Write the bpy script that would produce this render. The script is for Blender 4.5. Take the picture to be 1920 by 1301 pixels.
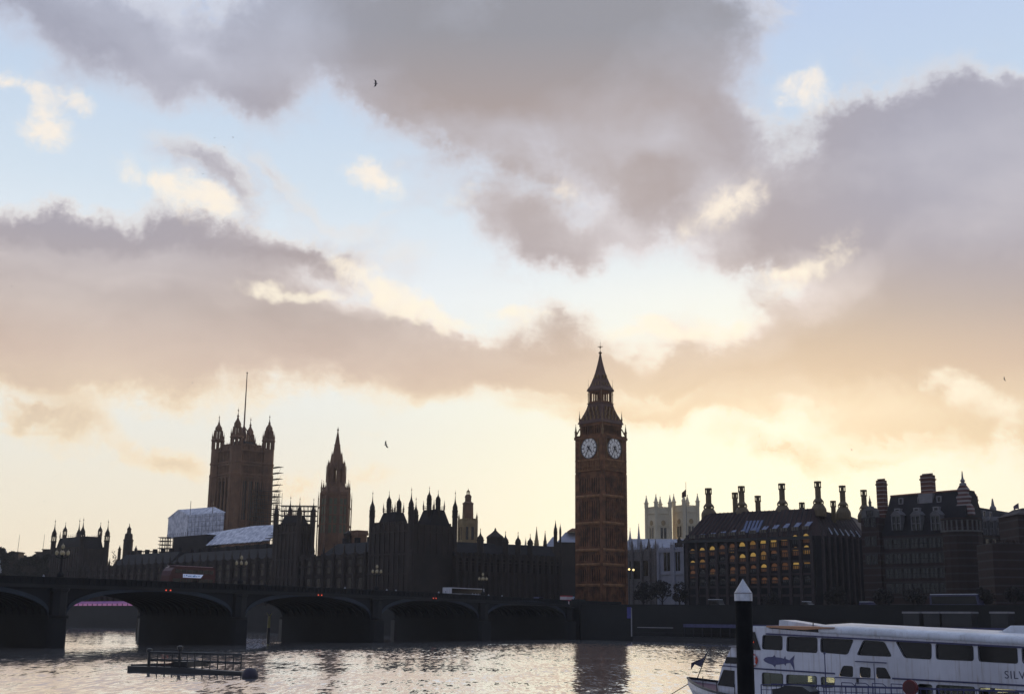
import bpy, bmesh, math, random
from mathutils import Vector, Matrix
R = math.radians
PI = math.pi
for o in list(bpy.data.objects): bpy.data.objects.remove(o)
SC = bpy.context.scene
COL = SC.collection

# ------------------------------------------------------------------ camera
CAMZ, FPX, ROLL = 5.5, 2300.0, 0.010
PITCH = math.atan(507.5/FPX)
cam = bpy.data.cameras.new('camera'); camo = bpy.data.objects.new('camera', cam); COL.objects.link(camo)
cam.sensor_width = 36; cam.lens = FPX/1920*36; cam.clip_end = 20000; cam.clip_start = 0.5
_f = Vector((0, math.cos(PITCH), math.sin(PITCH))); _r0 = Vector((1,0,0)); _u0 = Vector((0,-math.sin(PITCH), math.cos(PITCH)))
_r = _r0*math.cos(ROLL) + _u0*math.sin(ROLL); _u = _u0*math.cos(ROLL) - _r0*math.sin(ROLL)
camo.matrix_world = Matrix(((_r.x,_u.x,-_f.x,0),(_r.y,_u.y,-_f.y,0),(_r.z,_u.z,-_f.z,CAMZ),(0,0,0,1)))
SC.camera = camo
SC.render.resolution_x = 1024; SC.render.resolution_y = 693
SC.view_settings.view_transform = 'Standard'; SC.view_settings.look = 'None'
SC.view_settings.exposure = 0; SC.view_settings.gamma = 1

def ray(px, py): return (_f*FPX + _r*(px-960) + _u*(650.5-py)).normalized()
def W(px, py, D):
    d = ray(px, py); k = D/d.y
    return Vector((d.x*k, D, CAMZ + d.z*k))
def hor(px): return 1158 + 0.010*(px-960)
def gx(px, D): return W(px, 1010 if D >= 330 else hor(px), D).x   # far towers lean a little in the lens: aim at mid height
def azel(px, py):
    d = ray(px, py); return math.atan2(d.x, d.y), math.asin(d.z)

# ------------------------------------------------------------------ world: evening sky with cloud banks
def lin(c):
    c = [v/255 for v in c]
    return tuple((v/12.92 if v <= .04045 else ((v+.055)/1.055)**2.4) for v in c)
world = bpy.data.worlds.new('World'); SC.world = world; world.use_nodes = True
NT = world.node_tree; NT.nodes.clear()
class G:
    def __init__(s, t): s.t = t; s.n = t.nodes; s.l = t.links
    def new(s, typ, **kw):
        n = s.n.new(typ)
        for k, v in kw.items(): setattr(n, k, v)
        return n
    def put(s, sock, v):
        if isinstance(v, bpy.types.NodeSocket): s.l.new(v, sock)
        elif v is not None:
            if isinstance(v, (tuple, list)) and len(v) == 3 and len(sock.default_value) == 4: v = (*v, 1)
            sock.default_value = v
    def m(s, op, a, b=None, c=None, clamp=False):
        n = s.new('ShaderNodeMath', operation=op, use_clamp=clamp)
        s.put(n.inputs[0], a); s.put(n.inputs[1], b); s.put(n.inputs[2], c); return n.outputs[0]
    def v(s, op, a, b=None, sc=None):
        n = s.new('ShaderNodeVectorMath', operation=op); s.put(n.inputs[0], a); s.put(n.inputs[1], b)
        if sc is not None: s.put(n.inputs['Scale'], sc)
        return n.outputs[0]
    def noise(s, vec, scale, detail=4, rough=.5, out='Fac', dist=0):
        n = s.new('ShaderNodeTexNoise'); s.put(n.inputs['Vector'], vec); n.inputs['Scale'].default_value = scale
        n.inputs['Detail'].default_value = detail; n.inputs['Roughness'].default_value = rough; n.inputs['Distortion'].default_value = dist
        return n.outputs[out]
    def mix(s, fac, a, b, blend='MIX'):
        n = s.new('ShaderNodeMix', data_type='RGBA', blend_type=blend)
        s.put(n.inputs[0], fac); s.put(n.inputs[6], a); s.put(n.inputs[7], b); return n.outputs[2]
    def ss(s, x, a, b):
        n = s.new('ShaderNodeMapRange', interpolation_type='SMOOTHSTEP')
        s.put(n.inputs[0], x); n.inputs[1].default_value = a; n.inputs[2].default_value = b; return n.outputs[0]
    def ramp(s, fac, stops, interp='LINEAR'):
        n = s.new('ShaderNodeValToRGB'); cr = n.color_ramp; cr.interpolation = interp
        while len(cr.elements) < len(stops): cr.elements.new(1.0)
        for e, (p, c) in zip(cr.elements, stops): e.position = p; e.color = (*c, 1)
        s.put(n.inputs[0], fac); return n.outputs[0]
    def blob(s, vec, cx, cy, rx, ry, rot=0):
        a, e = azel(cx, cy); n = s.new('ShaderNodeMapping', vector_type='TEXTURE')
        s.put(n.inputs[0], vec); n.inputs['Location'].default_value = (a, e, 0)
        n.inputs['Rotation'].default_value = (0, 0, -R(rot)); n.inputs['Scale'].default_value = (rx/2300, ry/2300, 1)
        g = s.new('ShaderNodeTexGradient', gradient_type='SPHERICAL'); s.l.new(n.outputs[0], g.inputs[0])
        return g.outputs['Fac']

# cloud banks: centre x, y, half width, half height (photo scale, degrees of tilt clockwise), weight
BLOBS = [
 (40,20,330,130,5,.85),(250,40,330,110,12,.62),(430,50,240,90,25,.5),(330,110,280,60,20,.5),(580,60,150,130,40,.55),(500,165,140,80,38,.75),(470,60,120,120,40,.35),
 (700,30,340,150,12,.9),(950,60,430,210,0,1.2),(1260,50,260,230,0,1.3),(1100,210,420,160,12,1.0),(800,170,300,100,32,.7),(1390,40,110,130,30,.5),
 (1310,270,190,130,15,1.0),(1180,340,260,110,0,.8),(980,450,150,80,18,.8),(1100,440,200,75,-8,.7),(1240,390,170,90,-22,.7),(930,330,160,110,30,.5),(1040,470,90,60,0,.5),
 (1620,330,330,140,-12,1.1),(1800,270,280,150,5,1.2),(1700,400,340,150,0,1.1),(1900,400,260,230,0,1.2),(1860,580,300,230,0,1.2),(1440,440,190,75,-8,.85),(1360,455,90,50,0,.4),
 (1660,570,260,150,0,.85),(1500,650,220,100,-28,.85),(1720,690,330,110,12,1.0),(1850,790,240,62,10,1.0),(1560,620,200,120,0,.6),(1430,545,80,35,15,.55),(1620,215,90,50,0,.4),(1880,200,80,50,0,.4),
 (90,450,300,100,0,1.0),(330,455,260,90,0,.9),(560,470,230,70,0,1.0),(70,400,170,55,0,.6),(640,500,120,40,10,.4),
 (60,620,330,160,0,1.1),(300,640,420,140,0,1.2),(620,650,330,115,10,1.15),(900,695,300,82,5,1.05),(1080,670,250,95,0,1.0),(1300,715,270,72,0,.85),(1060,610,110,50,0,.4),
 (1480,735,280,80,10,.8),(1680,800,220,50,6,.6),(150,700,320,80,0,.55),(760,610,180,70,24,.5),(330,520,300,60,0,.5),
 (115,808,130,40,8,1.0),(20,785,50,16,0,.6),(310,862,110,30,6,.95),(580,900,70,20,0,.8),(705,900,70,20,8,.7),(690,830,60,8,-8,.3),(1190,785,300,36,0,.9),(1350,800,120,22,5,.5),
 (1450,856,130,28,14,.85),(1580,850,120,30,12,.5),(1690,850,150,24,3,.5),(370,300,140,55,25,.8),(440,350,110,40,38,.45),(520,325,140,50,30,.55),(600,360,80,30,40,.3),
 (830,420,120,45,22,.45),(880,350,120,80,30,.4),(760,300,90,60,40,.3),(720,420,120,26,8,.3)]
SHADE = [(1240,235,110,60,0,-.5),(1130,385,190,34,38,-.6),(980,245,280,50,5,-.35),(560,50,90,90,30,-.4),(330,530,300,40,3,-.25),(90,585,200,40,4,-.2),(1550,505,110,70,-30,-.8),(1420,620,200,50,-25,-.45),
 (1640,760,220,50,15,-.45),(1500,780,300,60,0,-.6),(700,560,220,50,15,-.5),(1350,400,130,70,-35,-.8),(1380,310,60,50,0,-.2),(300,480,150,26,0,-.25),(1120,440,120,50,0,-.45),(400,70,200,50,30,-.5),(250,60,160,60,30,-.3),
 (1000,30,420,110,0,.45),(1640,220,240,60,0,.4),(870,130,260,80,0,.3),(60,400,160,50,0,.45),(570,460,180,40,0,.3),(1620,380,260,60,0,.4),(1880,600,240,150,0,.4),(250,430,220,40,0,.3),(1260,340,150,70,20,.35),(1060,625,120,40,0,.35),(520,180,120,60,35,.4),(80,60,200,60,0,.3),(1750,640,260,80,0,.25)]
CUM = [(84,246,66,50,0,1.0),(155,190,46,28,20,.6),(25,152,90,24,22,.65),(90,165,60,20,30,.3),(335,358,140,50,22,.8),(420,395,80,40,30,.7),(290,330,60,20,0,.4),(698,335,70,42,12,1.0),(1495,190,70,48,20,.65),(1520,145,30,34,0,.35),(1355,390,110,50,-32,.85),(1525,495,110,38,-35,.75),(1465,515,60,20,0,.5),
 (700,535,120,34,25,.85),(790,570,100,30,24,.8),(850,600,90,22,24,.7),(530,545,120,24,4,.8),(600,555,80,16,0,.5),(960,605,60,22,10,.55),(1010,600,60,16,0,.4),(1170,620,80,20,5,.4),(1310,612,170,30,2,.75),(1240,610,60,20,0,.4),(1850,745,130,36,18,.9),(1790,720,60,30,0,.5),(1500,755,80,26,15,.6),(1060,375,40,50,40,.3),(1100,385,70,30,35,.35)]
grp = bpy.data.node_groups.new('cloud_density', 'ShaderNodeTree')
grp.interface.new_socket('Vector', in_out='INPUT', socket_type='NodeSocketVector')
grp.interface.new_socket('D', in_out='OUTPUT', socket_type='NodeSocketFloat'); grp.interface.new_socket('D2', in_out='OUTPUT', socket_type='NodeSocketFloat'); grp.interface.new_socket('S', in_out='OUTPUT', socket_type='NodeSocketFloat')
g = G(grp); gi = g.new('NodeGroupInput'); go = g.new('NodeGroupOutput'); P = gi.outputs[0]
w1 = g.v('SCALE', g.v('SUBTRACT', g.noise(P, 7, 2, .55, 'Color'), (.5,.5,.5)), sc=.10)
w2 = g.v('SCALE', g.v('SUBTRACT', g.noise(P, 22, 6, .68, 'Color'), (.5,.5,.5)), sc=.055)
Q = g.v('ADD', g.v('ADD', P, w1), w2)
def bank(Q):
    tot = None
    for cx, cy, rx, ry, rot, w in BLOBS:
        tot = g.m('MULTIPLY_ADD', g.blob(Q, cx, cy, rx*1.12, ry*1.12, rot), w, tot if tot is not None else 0.0)
    return tot
OFF = (.004, .013, 0)
fb = g.noise(g.v('MULTIPLY', P, (1, 1.6, 1)), 9, 9, .68, dist=.35)
fb2 = g.noise(g.v('MULTIPLY', g.v('ADD', P, OFF), (1, 1.6, 1)), 9, 4, .68, dist=.35)
sp = g.new('ShaderNodeSeparateXYZ'); g.l.new(P, sp.inputs[0])
away = g.m('MAXIMUM', g.ss(g.m('ABSOLUTE', sp.outputs[0]), .5, .9), g.ss(sp.outputs[1], .55, .8))
big = g.noise(P, 3.0, 2, .5)
aw = g.m('MULTIPLY', away, g.m('MULTIPLY_ADD', big, 2.4, -.7))
for k, (q, f) in enumerate(((Q, fb), (g.v('ADD', Q, OFF), fb2))):
    g.put(go.inputs[k], g.m('ADD', g.m('ADD', bank(q), aw), g.m('MULTIPLY', g.m('SUBTRACT', f, .5), 1.25)))

sh = None
for cx, cy, rx, ry, rot, w in SHADE: sh = g.m('MULTIPLY_ADD', g.blob(Q, cx, cy, rx*1.2, ry*1.2, rot), w, sh if sh is not None else 0.0)
g.put(go.inputs[2], sh)
g = G(NT)
tc = g.new('ShaderNodeTexCoord'); sep = g.new('ShaderNodeSeparateXYZ'); g.l.new(g.v('NORMALIZE', tc.outputs['Generated']), sep.inputs[0])
az = g.m('ARCTAN2', sep.outputs[0], sep.outputs[1]); el = g.m('ARCSINE', sep.outputs[2])
cmb = g.new('ShaderNodeCombineXYZ'); g.put(cmb.inputs[0], az); g.put(cmb.inputs[1], el); P = cmb.outputs[0]
dn = g.new('ShaderNodeGroup'); dn.node_tree = grp; g.put(dn.inputs[0], P); D1, D2, SH = dn.outputs[0], dn.outputs[1], dn.outputs[2]
def E(y): return azel(960, y)[1]/.6
clear = g.ramp(g.m('DIVIDE', el, .6), [(0, lin((242,226,202))), (E(1000), lin((241,231,211))), (E(900), lin((240,234,219))), (E(780), lin((236,237,231))), (E(560), lin((232,238,242))), (E(380), lin((208,222,235))), (E(180), lin((190,208,230))), (E(0), lin((182,200,230)))])
def dist(px, py, kx, ky):
    a, e = azel(px, py)
    dx = g.m('MULTIPLY', g.m('SUBTRACT', az, a), kx); dy = g.m('MULTIPLY', g.m('SUBTRACT', el, e), ky)
    return g.m('SQRT', g.m('ADD', g.m('POWER', dx, 2), g.m('POWER', dy, 2)))
glow = g.m('SUBTRACT', 1, g.ss(dist(1450, 890, 2.3, 4.4), .05, 1.0))
clear = g.mix(g.m('MULTIPLY', glow, .95), clear, lin((255,254,228)))
alpha = g.ss(D1, .02, .88); thick = g.ss(D1, .25, 1.15)
dark = g.ramp(g.m('DIVIDE', el, .6), [(0, lin((230,208,180))), (E(850), lin((230,210,182))), (E(770), lin((220,197,174))), (E(700), lin((204,181,167))), (E(600), lin((183,168,162))), (E(480), lin((170,159,161))), (E(360), lin((172,160,159))), (E(200), lin((164,152,151))), (E(60), lin((146,146,154))), (1, lin((144,146,158)))])
lite = g.ramp(g.m('DIVIDE', el, .6), [(0, lin((252,232,196))), (E(760), lin((250,231,200))), (E(640), lin((236,221,210))), (E(500), lin((222,215,216))), (E(300), lin((206,205,214))), (E(0), lin((188,194,213)))])
# bluish grey towards the upper left and upper right
blu = g.m('MAXIMUM', g.m('SUBTRACT', 1, g.ss(dist(150, 60, 3.2, 4.2), .2, 1)), g.m('SUBTRACT', 1, g.ss(dist(1850, 230, 3.2, 5.5), .1, 1)))
dark = g.mix(g.m('MULTIPLY', blu, .7), dark, lin((160,165,186)))
dark = g.mix(g.m('MULTIPLY', g.m('POWER', glow, 1.5), .6), dark, lin((240,214,165)))
tex = g.noise(g.v('MULTIPLY', P, (1, 1.8, 1)), 6, 8, .56, dist=.3)
thick2 = g.m('ADD', g.m('MULTIPLY_ADD', thick, .85, g.m('MULTIPLY', SH, .75)), g.m('MULTIPLY', g.m('SUBTRACT', tex, .52), 1.0), clamp=True)
cl = g.mix(thick2, lite, dark)
# sunward and upper rims catch light
rim = g.m('MULTIPLY', g.ss(g.m('SUBTRACT', D1, D2), .015, .20), g.m('SUBTRACT', 1, g.ss(D1, .30, .85)))
cl = g.mix(g.m('MULTIPLY', rim, .40), cl, lin((252,236,214)))
sky = g.mix(alpha, clear, cl)
# small sunlit puffs and lit fringes
w1 = g.v('SCALE', g.v('SUBTRACT', g.noise(P, 16, 3, .55, 'Color'), (.5,.5,.5)), sc=.040)
w2 = g.v('SCALE', g.v('SUBTRACT', g.noise(P, 60, 6, .65, 'Color'), (.5,.5,.5)), sc=.016)
Q = g.v('ADD', g.v('ADD', P, w1), w2); tot = None
for cx, cy, rx, ry, rot, w in CUM:
    f = g.blob(Q, cx, cy, rx*1.15, ry*1.15, rot); tot = g.m('MULTIPLY_ADD', f, w, tot if tot is not None else 0.0)
cd = g.m('ADD', tot, g.m('MULTIPLY', g.m('MULTIPLY', g.m('SUBTRACT', g.noise(P, 30, 9, .68, dist=.4), .5), 1.9), g.ss(tot, .02, .35)))
ca = g.m('MULTIPLY', g.ss(cd, .06, .9), .95)
ccol = g.ramp(g.m('DIVIDE', el, .6), [(0, lin((255,244,212))), (E(600), lin((254,243,222))), (E(300), lin((251,238,222))), (1, lin((244,236,226)))])
ccol = g.mix(g.ss(g.noise(P, 50, 5, .6), .3, .7), g.mix(.25, ccol, sky), ccol)
sky = g.mix(ca, sky, ccol)
# the side away from the sun is a dim blue grey evening
away = g.ss(g.m('ABSOLUTE', az), .75, 1.7)
sky = g.mix(away, sky, g.mix(.75, g.mix(g.m('MULTIPLY', alpha, .7), lin((150,166,198)), lin((136,138,150))), sky, 'MULTIPLY'))
below = g.ss(el, -.02, .0)
sky = g.mix(below, lin((70,68,66)), sky)
SUN_EL, SUN_AZ = R(4.5), R(12.5)
nis = g.new('ShaderNodeTexSky', sky_type='NISHITA'); nis.sun_disc = False; nis.sun_elevation = SUN_EL; nis.sun_rotation = SUN_AZ
b1 = g.new('ShaderNodeBackground'); g.put(b1.inputs[0], sky); b1.inputs[1].default_value = 1.22
b2 = g.new('ShaderNodeBackground'); g.put(b2.inputs[0], nis.outputs[0]); b2.inputs[1].default_value = .05
ms = g.new('ShaderNodeMixShader'); ms.inputs[0].default_value = .12
g.l.new(b1.outputs[0], ms.inputs[1]); g.l.new(b2.outputs[0], ms.inputs[2])
wo = g.new('ShaderNodeOutputWorld'); g.l.new(ms.outputs[0], wo.inputs[0])
world.cycles.sampling_method = 'MANUAL'; world.cycles.sample_map_resolution = 512
sun = bpy.data.lights.new('sun', 'SUN'); suno = bpy.data.objects.new('sun', sun); COL.objects.link(suno)
sun.energy = 1.0; sun.angle = R(0.5); sun.color = (1, .72, .42)
sd = Vector((math.sin(SUN_AZ)*math.cos(SUN_EL), math.cos(SUN_AZ)*math.cos(SUN_EL), math.sin(SUN_EL)))
suno.rotation_euler = sd.to_track_quat('Z', 'Y').to_euler()

# ------------------------------------------------------------------ materials
MATS = {}
def mat(name, col, rough=.8, var=.25, scale=1.0, bump=.0, metal=0, col2=None, emit=None, estr=0, spec=.5, bands=None, streak=0):
    if name in MATS: return MATS[name]
    m = bpy.data.materials.new(name); m.use_nodes = True; t = m.node_tree; q = G(t)
    b = t.nodes['Principled BSDF']; b.inputs['Roughness'].default_value = rough; b.inputs['Metallic'].default_value = metal
    b.inputs['Specular IOR Level'].default_value = spec
    tc = q.new('ShaderNodeTexCoord'); v = tc.outputs['Object']
    n = q.noise(v, scale, 5, .6); c2 = col2 or tuple(x*(1-var) for x in col); c1 = tuple(min(1, x*(1+var*.6)) for x in col)
    c = q.mix(q.ss(n, .3, .7), c1, c2)
    c = q.mix(q.m('MULTIPLY', q.noise(v, scale*7, 3, .6), .35), c, tuple(x*.6 for x in col))
    if streak:                                   # rain and rust streaks running down the paint
        sn = q.noise(q.v('MULTIPLY', v, (5, 5, .35)), 1.0, 5, .6); c = q.mix(q.m('MULTIPLY', q.ss(sn, .50, .72), streak), c, (.30,.24,.18))
    if bands:                                    # courses of stone between courses of brick
        pitch, frac, bc = bands; s = q.new('ShaderNodeSeparateXYZ'); q.l.new(v, s.inputs[0])
        w = q.m('LESS_THAN', q.m('FRACT', q.m('DIVIDE', s.outputs[2], pitch)), frac); c = q.mix(w, c, bc)
    q.put(b.inputs['Base Color'], c)
    if bump:
        bn = q.new('ShaderNodeBump'); bn.inputs['Strength'].default_value = bump; q.put(bn.inputs['Height'], q.noise(v, scale*9, 4, .6)); q.l.new(bn.outputs[0], b.inputs['Normal'])
    if emit: q.put(b.inputs['Emission Color'], emit); b.inputs['Emission Strength'].default_value = estr
    MATS[name] = m; return m
M_ST = mat('backlit_stone', (.034,.023,.018), .85, .35, .15, .3)  # stone colour taken down to the deep shade of a backlit front
M_ST2 = mat('clock_tower_stone', (.225,.090,.036), .85, .6, .35, .5)
M_ST3 = mat('victoria_stone', (.23,.12,.066), .85, .35, .2, .3)
M_YEL = mat('yellow_limestone', (.42,.30,.15), .85, .3, .2, .2)
M_PALE = mat('abbey_stone', (.78,.68,.48), .85, .15, .1)
M_WHT = mat('portland_stone', (.40,.41,.47), .85, .2, .2)
M_SLATE = mat('slate', (.022,.020,.024), .8, .3, .3, .2, spec=.2)
M_RSLATE = mat('brown_slate', (.05,.022,.018), .75, .3, .3, .2)
M_IRON = mat('cast_iron_roof', (.14,.065,.045), .7, .3, .3, .2)
M_GLD = mat('gilding', (.26,.15,.06), .5, .3, 1, metal=.3)
M_ST2B = mat('pale_carved_stone', (.36,.17,.07), .85, .45, .5, .4)
M_DGL = mat('dark_window_glass', (.01,.01,.012), .15, .2, 1)
M_BRK = mat('red_brick', (.10,.04,.03), .85, .3, .4, .2)
M_STR = mat('brick_with_stone_courses', (.034,.015,.012), .85, .3, .4, .2, bands=(2.0,.2,(.05,.042,.04)))
M_STR2 = mat('bold_stone_courses', (.06,.022,.018), .85, .3, .4, .2, bands=(1.9,.28,(.30,.27,.26)))
M_FRM = mat('dark_window_frame', (.05,.047,.047), .8, .2, .4)  # frames in a plain dark grey
M_TRIM = mat('stone_trim', (.28,.26,.26), .8, .2, .4)
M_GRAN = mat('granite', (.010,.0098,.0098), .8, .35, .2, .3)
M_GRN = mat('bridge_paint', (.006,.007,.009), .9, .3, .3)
M_ASPH = mat('asphalt', (.05,.05,.05), .9, .2, .5)
M_LAND = mat('paving', (.05,.048,.045), .9, .3, .05)
M_SHEET = mat('scaffold_sheeting', (.80,.80,.86), .7, .3, .5, .9, col2=(.40,.42,.50))
M_POLE = mat('scaffold_tube', (.06,.055,.05), .6, .2, 1, metal=.5)
M_WPAINT = mat('white_paint', (.76,.75,.79), .35, .18, .22, .06, streak=.55)
M_WROOF = mat('white_deck_paint', (.78,.80,.84), .35, .25, .5, streak=.3)
M_NAVY = mat('navy_paint', (.05,.05,.12), .4, .2, 1)
M_BLK = mat('black_steel', (.022,.022,.024), .45, .3, .6, .15)
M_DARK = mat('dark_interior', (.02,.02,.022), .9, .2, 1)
M_RED = mat('red_paint', (.075,.008,.012), .35, .2, .6)
M_ORG = mat('orange_ring', (.55,.06,.03), .6, .2, 2)
M_WARM = mat('warm_sunglow_window', (.2,.12,.05), .5, .2, 1, emit=lin((232,188,92)), estr=.33)  # window emission stands in for low sun shining through the building
M_WARM3 = mat('half_sunglow_window', (.15,.10,.04), .5, .2, 1, emit=lin((225,165,70)), estr=.17)
M_WARM2 = mat('dim_sunglow_window', (.1,.06,.03), .5, .2, 1, emit=lin((190,120,58)), estr=.11)
M_GLOBE = mat('lamp_globe', (.10,.10,.08), .3, .1, 1, emit=lin((255,236,190)), estr=.06)
M_LAMP = mat('lit_lamp', (.8,.7,.5), .3, .1, 1, emit=lin((255,225,150)), estr=2.0)
M_REDL = mat('red_signal_light', (.6,.1,.05), .3, .1, 1, emit=lin((255,90,60)), estr=.9)
M_SKYL = mat('skylight_glass', (.17,.20,.32), .25, .2, 1)
M_BARK = mat('bark', (.035,.028,.022), .9, .3, 1)
M_LEAF = mat('dark_foliage', (.022,.023,.017), .8, .4, .4)
M_TWIG = mat('winter_twigs', (.026,.022,.020), .8, .4, .4)
M_PINK = mat('pink_awning', (.55,.16,.38), .6, .3, .12, col2=(.30,.10,.40))
M_CLOTH = mat('dark_coat', (.03,.03,.035), .9, .3, 2)
M_LCLOTH = mat('pale_jacket', (.45,.47,.52), .9, .2, 2)
M_SKIN = mat('skin', (.42,.28,.2), .6, .1, 2)
M_BIRD = mat('gull_feathers', (.05,.048,.05), .8, .3, 3)
M_BLUE = mat('blue_sign', (.08,.12,.45), .5, .1, 1)
M_YPOST = mat('yellow_paint', (.30,.27,.09), .5, .2, 1)
M_CREAM = mat('clock_dial_glass', (.50,.51,.55), .4, .15, .5, emit=lin((235,235,240)), estr=.14)

# ------------------------------------------------------------------ mesh kit
class MB:
    def __init__(s): s.v = []; s.f = []; s.M = Matrix.Identity(4)
    def at(s, x=0, y=0, z=0, rz=0): s.M = Matrix.Translation((x,y,z)) @ Matrix.Rotation(rz, 4, 'Z'); return s
    def add(s, vs, fs):
        k = len(s.v); s.v += [s.M @ Vector(p) for p in vs]; s.f += [tuple(i+k for i in f) for f in fs]; return s
    def box(s, x0, x1, y0, y1, z0, z1):
        return s.add([(x0,y0,z0),(x1,y0,z0),(x1,y1,z0),(x0,y1,z0),(x0,y0,z1),(x1,y0,z1),(x1,y1,z1),(x0,y1,z1)],
                     [(0,3,2,1),(4,5,6,7),(0,1,5,4),(1,2,6,5),(2,3,7,6),(3,0,4,7)])
    def frus(s, a, b, z0, z1):   # a, b = (x0,x1,y0,y1) at the bottom and the top
        q = lambda r, z: [(r[0],r[2],z),(r[1],r[2],z),(r[1],r[3],z),(r[0],r[3],z)]
        return s.add(q(a,z0)+q(b,z1), [(0,3,2,1),(4,5,6,7),(0,1,5,4),(1,2,6,5),(2,3,7,6),(3,0,4,7)])
    def lathe(s, x, y, prof, n=8, a0=None, sx=1, sy=1):
        a0 = PI/n if a0 is None else a0; vs = []; fs = []
        for r, z in prof:
            for i in range(n):
                a = a0 + 2*PI*i/n; vs.append((x+sx*r*math.cos(a), y+sy*r*math.sin(a), z))
        for j in range(len(prof)-1):
            for i in range(n):
                k = (i+1) % n; fs.append((j*n+i, j*n+k, j*n+n+k, j*n+n+i))
        fs.append(tuple(range(n))[::-1]); fs.append(tuple(range(len(vs)-n, len(vs)))); return s.add(vs, fs)
    def prism_xz(s, pts, y0, y1):  # outline in x,z swept from y0 to y1
        n = len(pts); vs = [(x,y0,z) for x,z in pts]+[(x,y1,z) for x,z in pts]
        return s.add(vs, [tuple(range(n)), tuple(range(n,2*n))[::-1]]+[((i+1)%n, i, i+n, (i+1)%n+n) for i in range(n)])
    def prism_yz(s, pts, x0, x1):
        n = len(pts); vs = [(x0,y,z) for y,z in pts]+[(x1,y,z) for y,z in pts]
        return s.add(vs, [tuple(range(n))[::-1], tuple(range(n,2*n))]+[(i, (i+1)%n, (i+1)%n+n, i+n) for i in range(n)])
    def prism_xy(s, pts, z0, z1):
        n = len(pts); vs = [(x,y,z0) for x,y in pts]+[(x,y,z1) for x,y in pts]
        return s.add(vs, [tuple(range(n))[::-1], tuple(range(n,2*n))]+[(i, (i+1)%n, (i+1)%n+n, i+n) for i in range(n)])
    def tube(s, p, q, r, r2=None, n=6):
        p = Vector(p); q = Vector(q); d = q-p
        if d.length < 1e-6: return s
        r2 = r if r2 is None else r2; m = d.to_track_quat('Z','Y').to_matrix(); vs = []
        for c, rr in ((p, r), (q, r2)):
            for i in range(n):
                a = 2*PI*i/n; vs.append(c + m @ Vector((rr*math.cos(a), rr*math.sin(a), 0)))
        return s.add(vs, [(i, (i+1)%n, (i+1)%n+n, i+n) for i in range(n)]+[tuple(range(n))[::-1], tuple(range(n,2*n))])
    def ogee(s, x, y, z, r, h, n=8, ball=True):
        p = [(1.18,0),(1.2,.03),(.92,.05),(.98,.12),(.92,.2),(.70,.28),(.44,.36),(.27,.45),(.16,.56),(.09,.70),(.05,.80)]
        if ball: p += [(.16,.815),(.20,.84),(.16,.865),(.05,.88)]
        p += [(.045,.93),(.015,1.0)]
        return s.lathe(x, y, [(a*r, z+b*h) for a, b in p], n)
    def turret(s, x, y, z0, z1, r, zt, n=8, op=0):   # octagonal shaft, optional open stage(s), ogee cap and finial
        zs = z1 - op
        s.lathe(x, y, [(r,z0),(r,zs-(zs-z0)*.02-.2)]+[(r*1.15,zs-.2),(r*1.15,zs)], n)
        if op:
            for i in range(n):
                a = PI/n+2*PI*i/n; s.box(x+r*.86*math.cos(a)-.14*r, x+r*.86*math.cos(a)+.14*r, y+r*.86*math.sin(a)-.14*r, y+r*.86*math.sin(a)+.14*r, zs+.002, z1-.002)
            s.lathe(x, y, [(r*.25,zs+.002),(r*.25,z1-.002)], n)
        return s.ogee(x, y, z1, r, zt-z1, n)
    def pin(s, x, y, z, r, h, n=4):    # pinnacle
        return s.lathe(x, y, [(r,z),(r,z+h*.35),(r*1.35,z+h*.36),(r*1.35,z+h*.4),(r*.9,z+h*.42),(r*.1,z+h*.93),(r*.4,z+h*.95),(r*.08,z+h)], n)
    def crenel(s, x0, x1, y0, y1, z, h=.9, w=1.2):
        n = max(1, int((x1-x0)/(2*w)))
        for i in range(n):
            a = x0+(i+.25)*(x1-x0)/n; s.box(a, a+(x1-x0)/n*.5, y0, y1, z, z+h)
        return s
    def mesh(s, name, m):
        me = bpy.data.meshes.new(name); me.from_pydata(s.v, [], s.f); me.validate(); me.update()
        bm = bmesh.new(); bm.from_mesh(me); bmesh.ops.recalc_face_normals(bm, faces=bm.faces); bm.to_mesh(me); bm.free()
        me.materials.append(m); return me
    def build(s, name, m, parent=None, smooth=False):
        me = s.mesh(name, m)
        if smooth:
            for p in me.polygons: p.use_smooth = True
        return put(name, me, parent)
def put(name, me, parent=None, loc=(0,0,0), rz=0, sc=None, rot=None):
    o = bpy.data.objects.new(name, me); COL.objects.link(o); o.location = loc; o.rotation_euler = rot or (0,0,rz)
    if sc: o.scale = sc
    if parent: o.parent = parent
    return o
def tag(o, label=None, cat=None, group=None, kind=None):
    for k, v in (('label', label), ('category', cat), ('group', group), ('kind', kind)):
        if v: o[k] = v
    return o
def thing(name, label, cat, loc=(0,0,0), rz=0, group=None):
    o = bpy.data.objects.new(name, None); COL.objects.link(o); o.location = loc; o.rotation_euler = (0,0,rz); o.empty_display_size = .1
    return tag(o, label, cat, group)
def copy_tree(o, parent=None):
    c = o.copy(); COL.objects.link(c); c.parent = parent
    for ch in [x for x in bpy.data.objects if x.parent == o]: copy_tree(ch, c)
    return c
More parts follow.
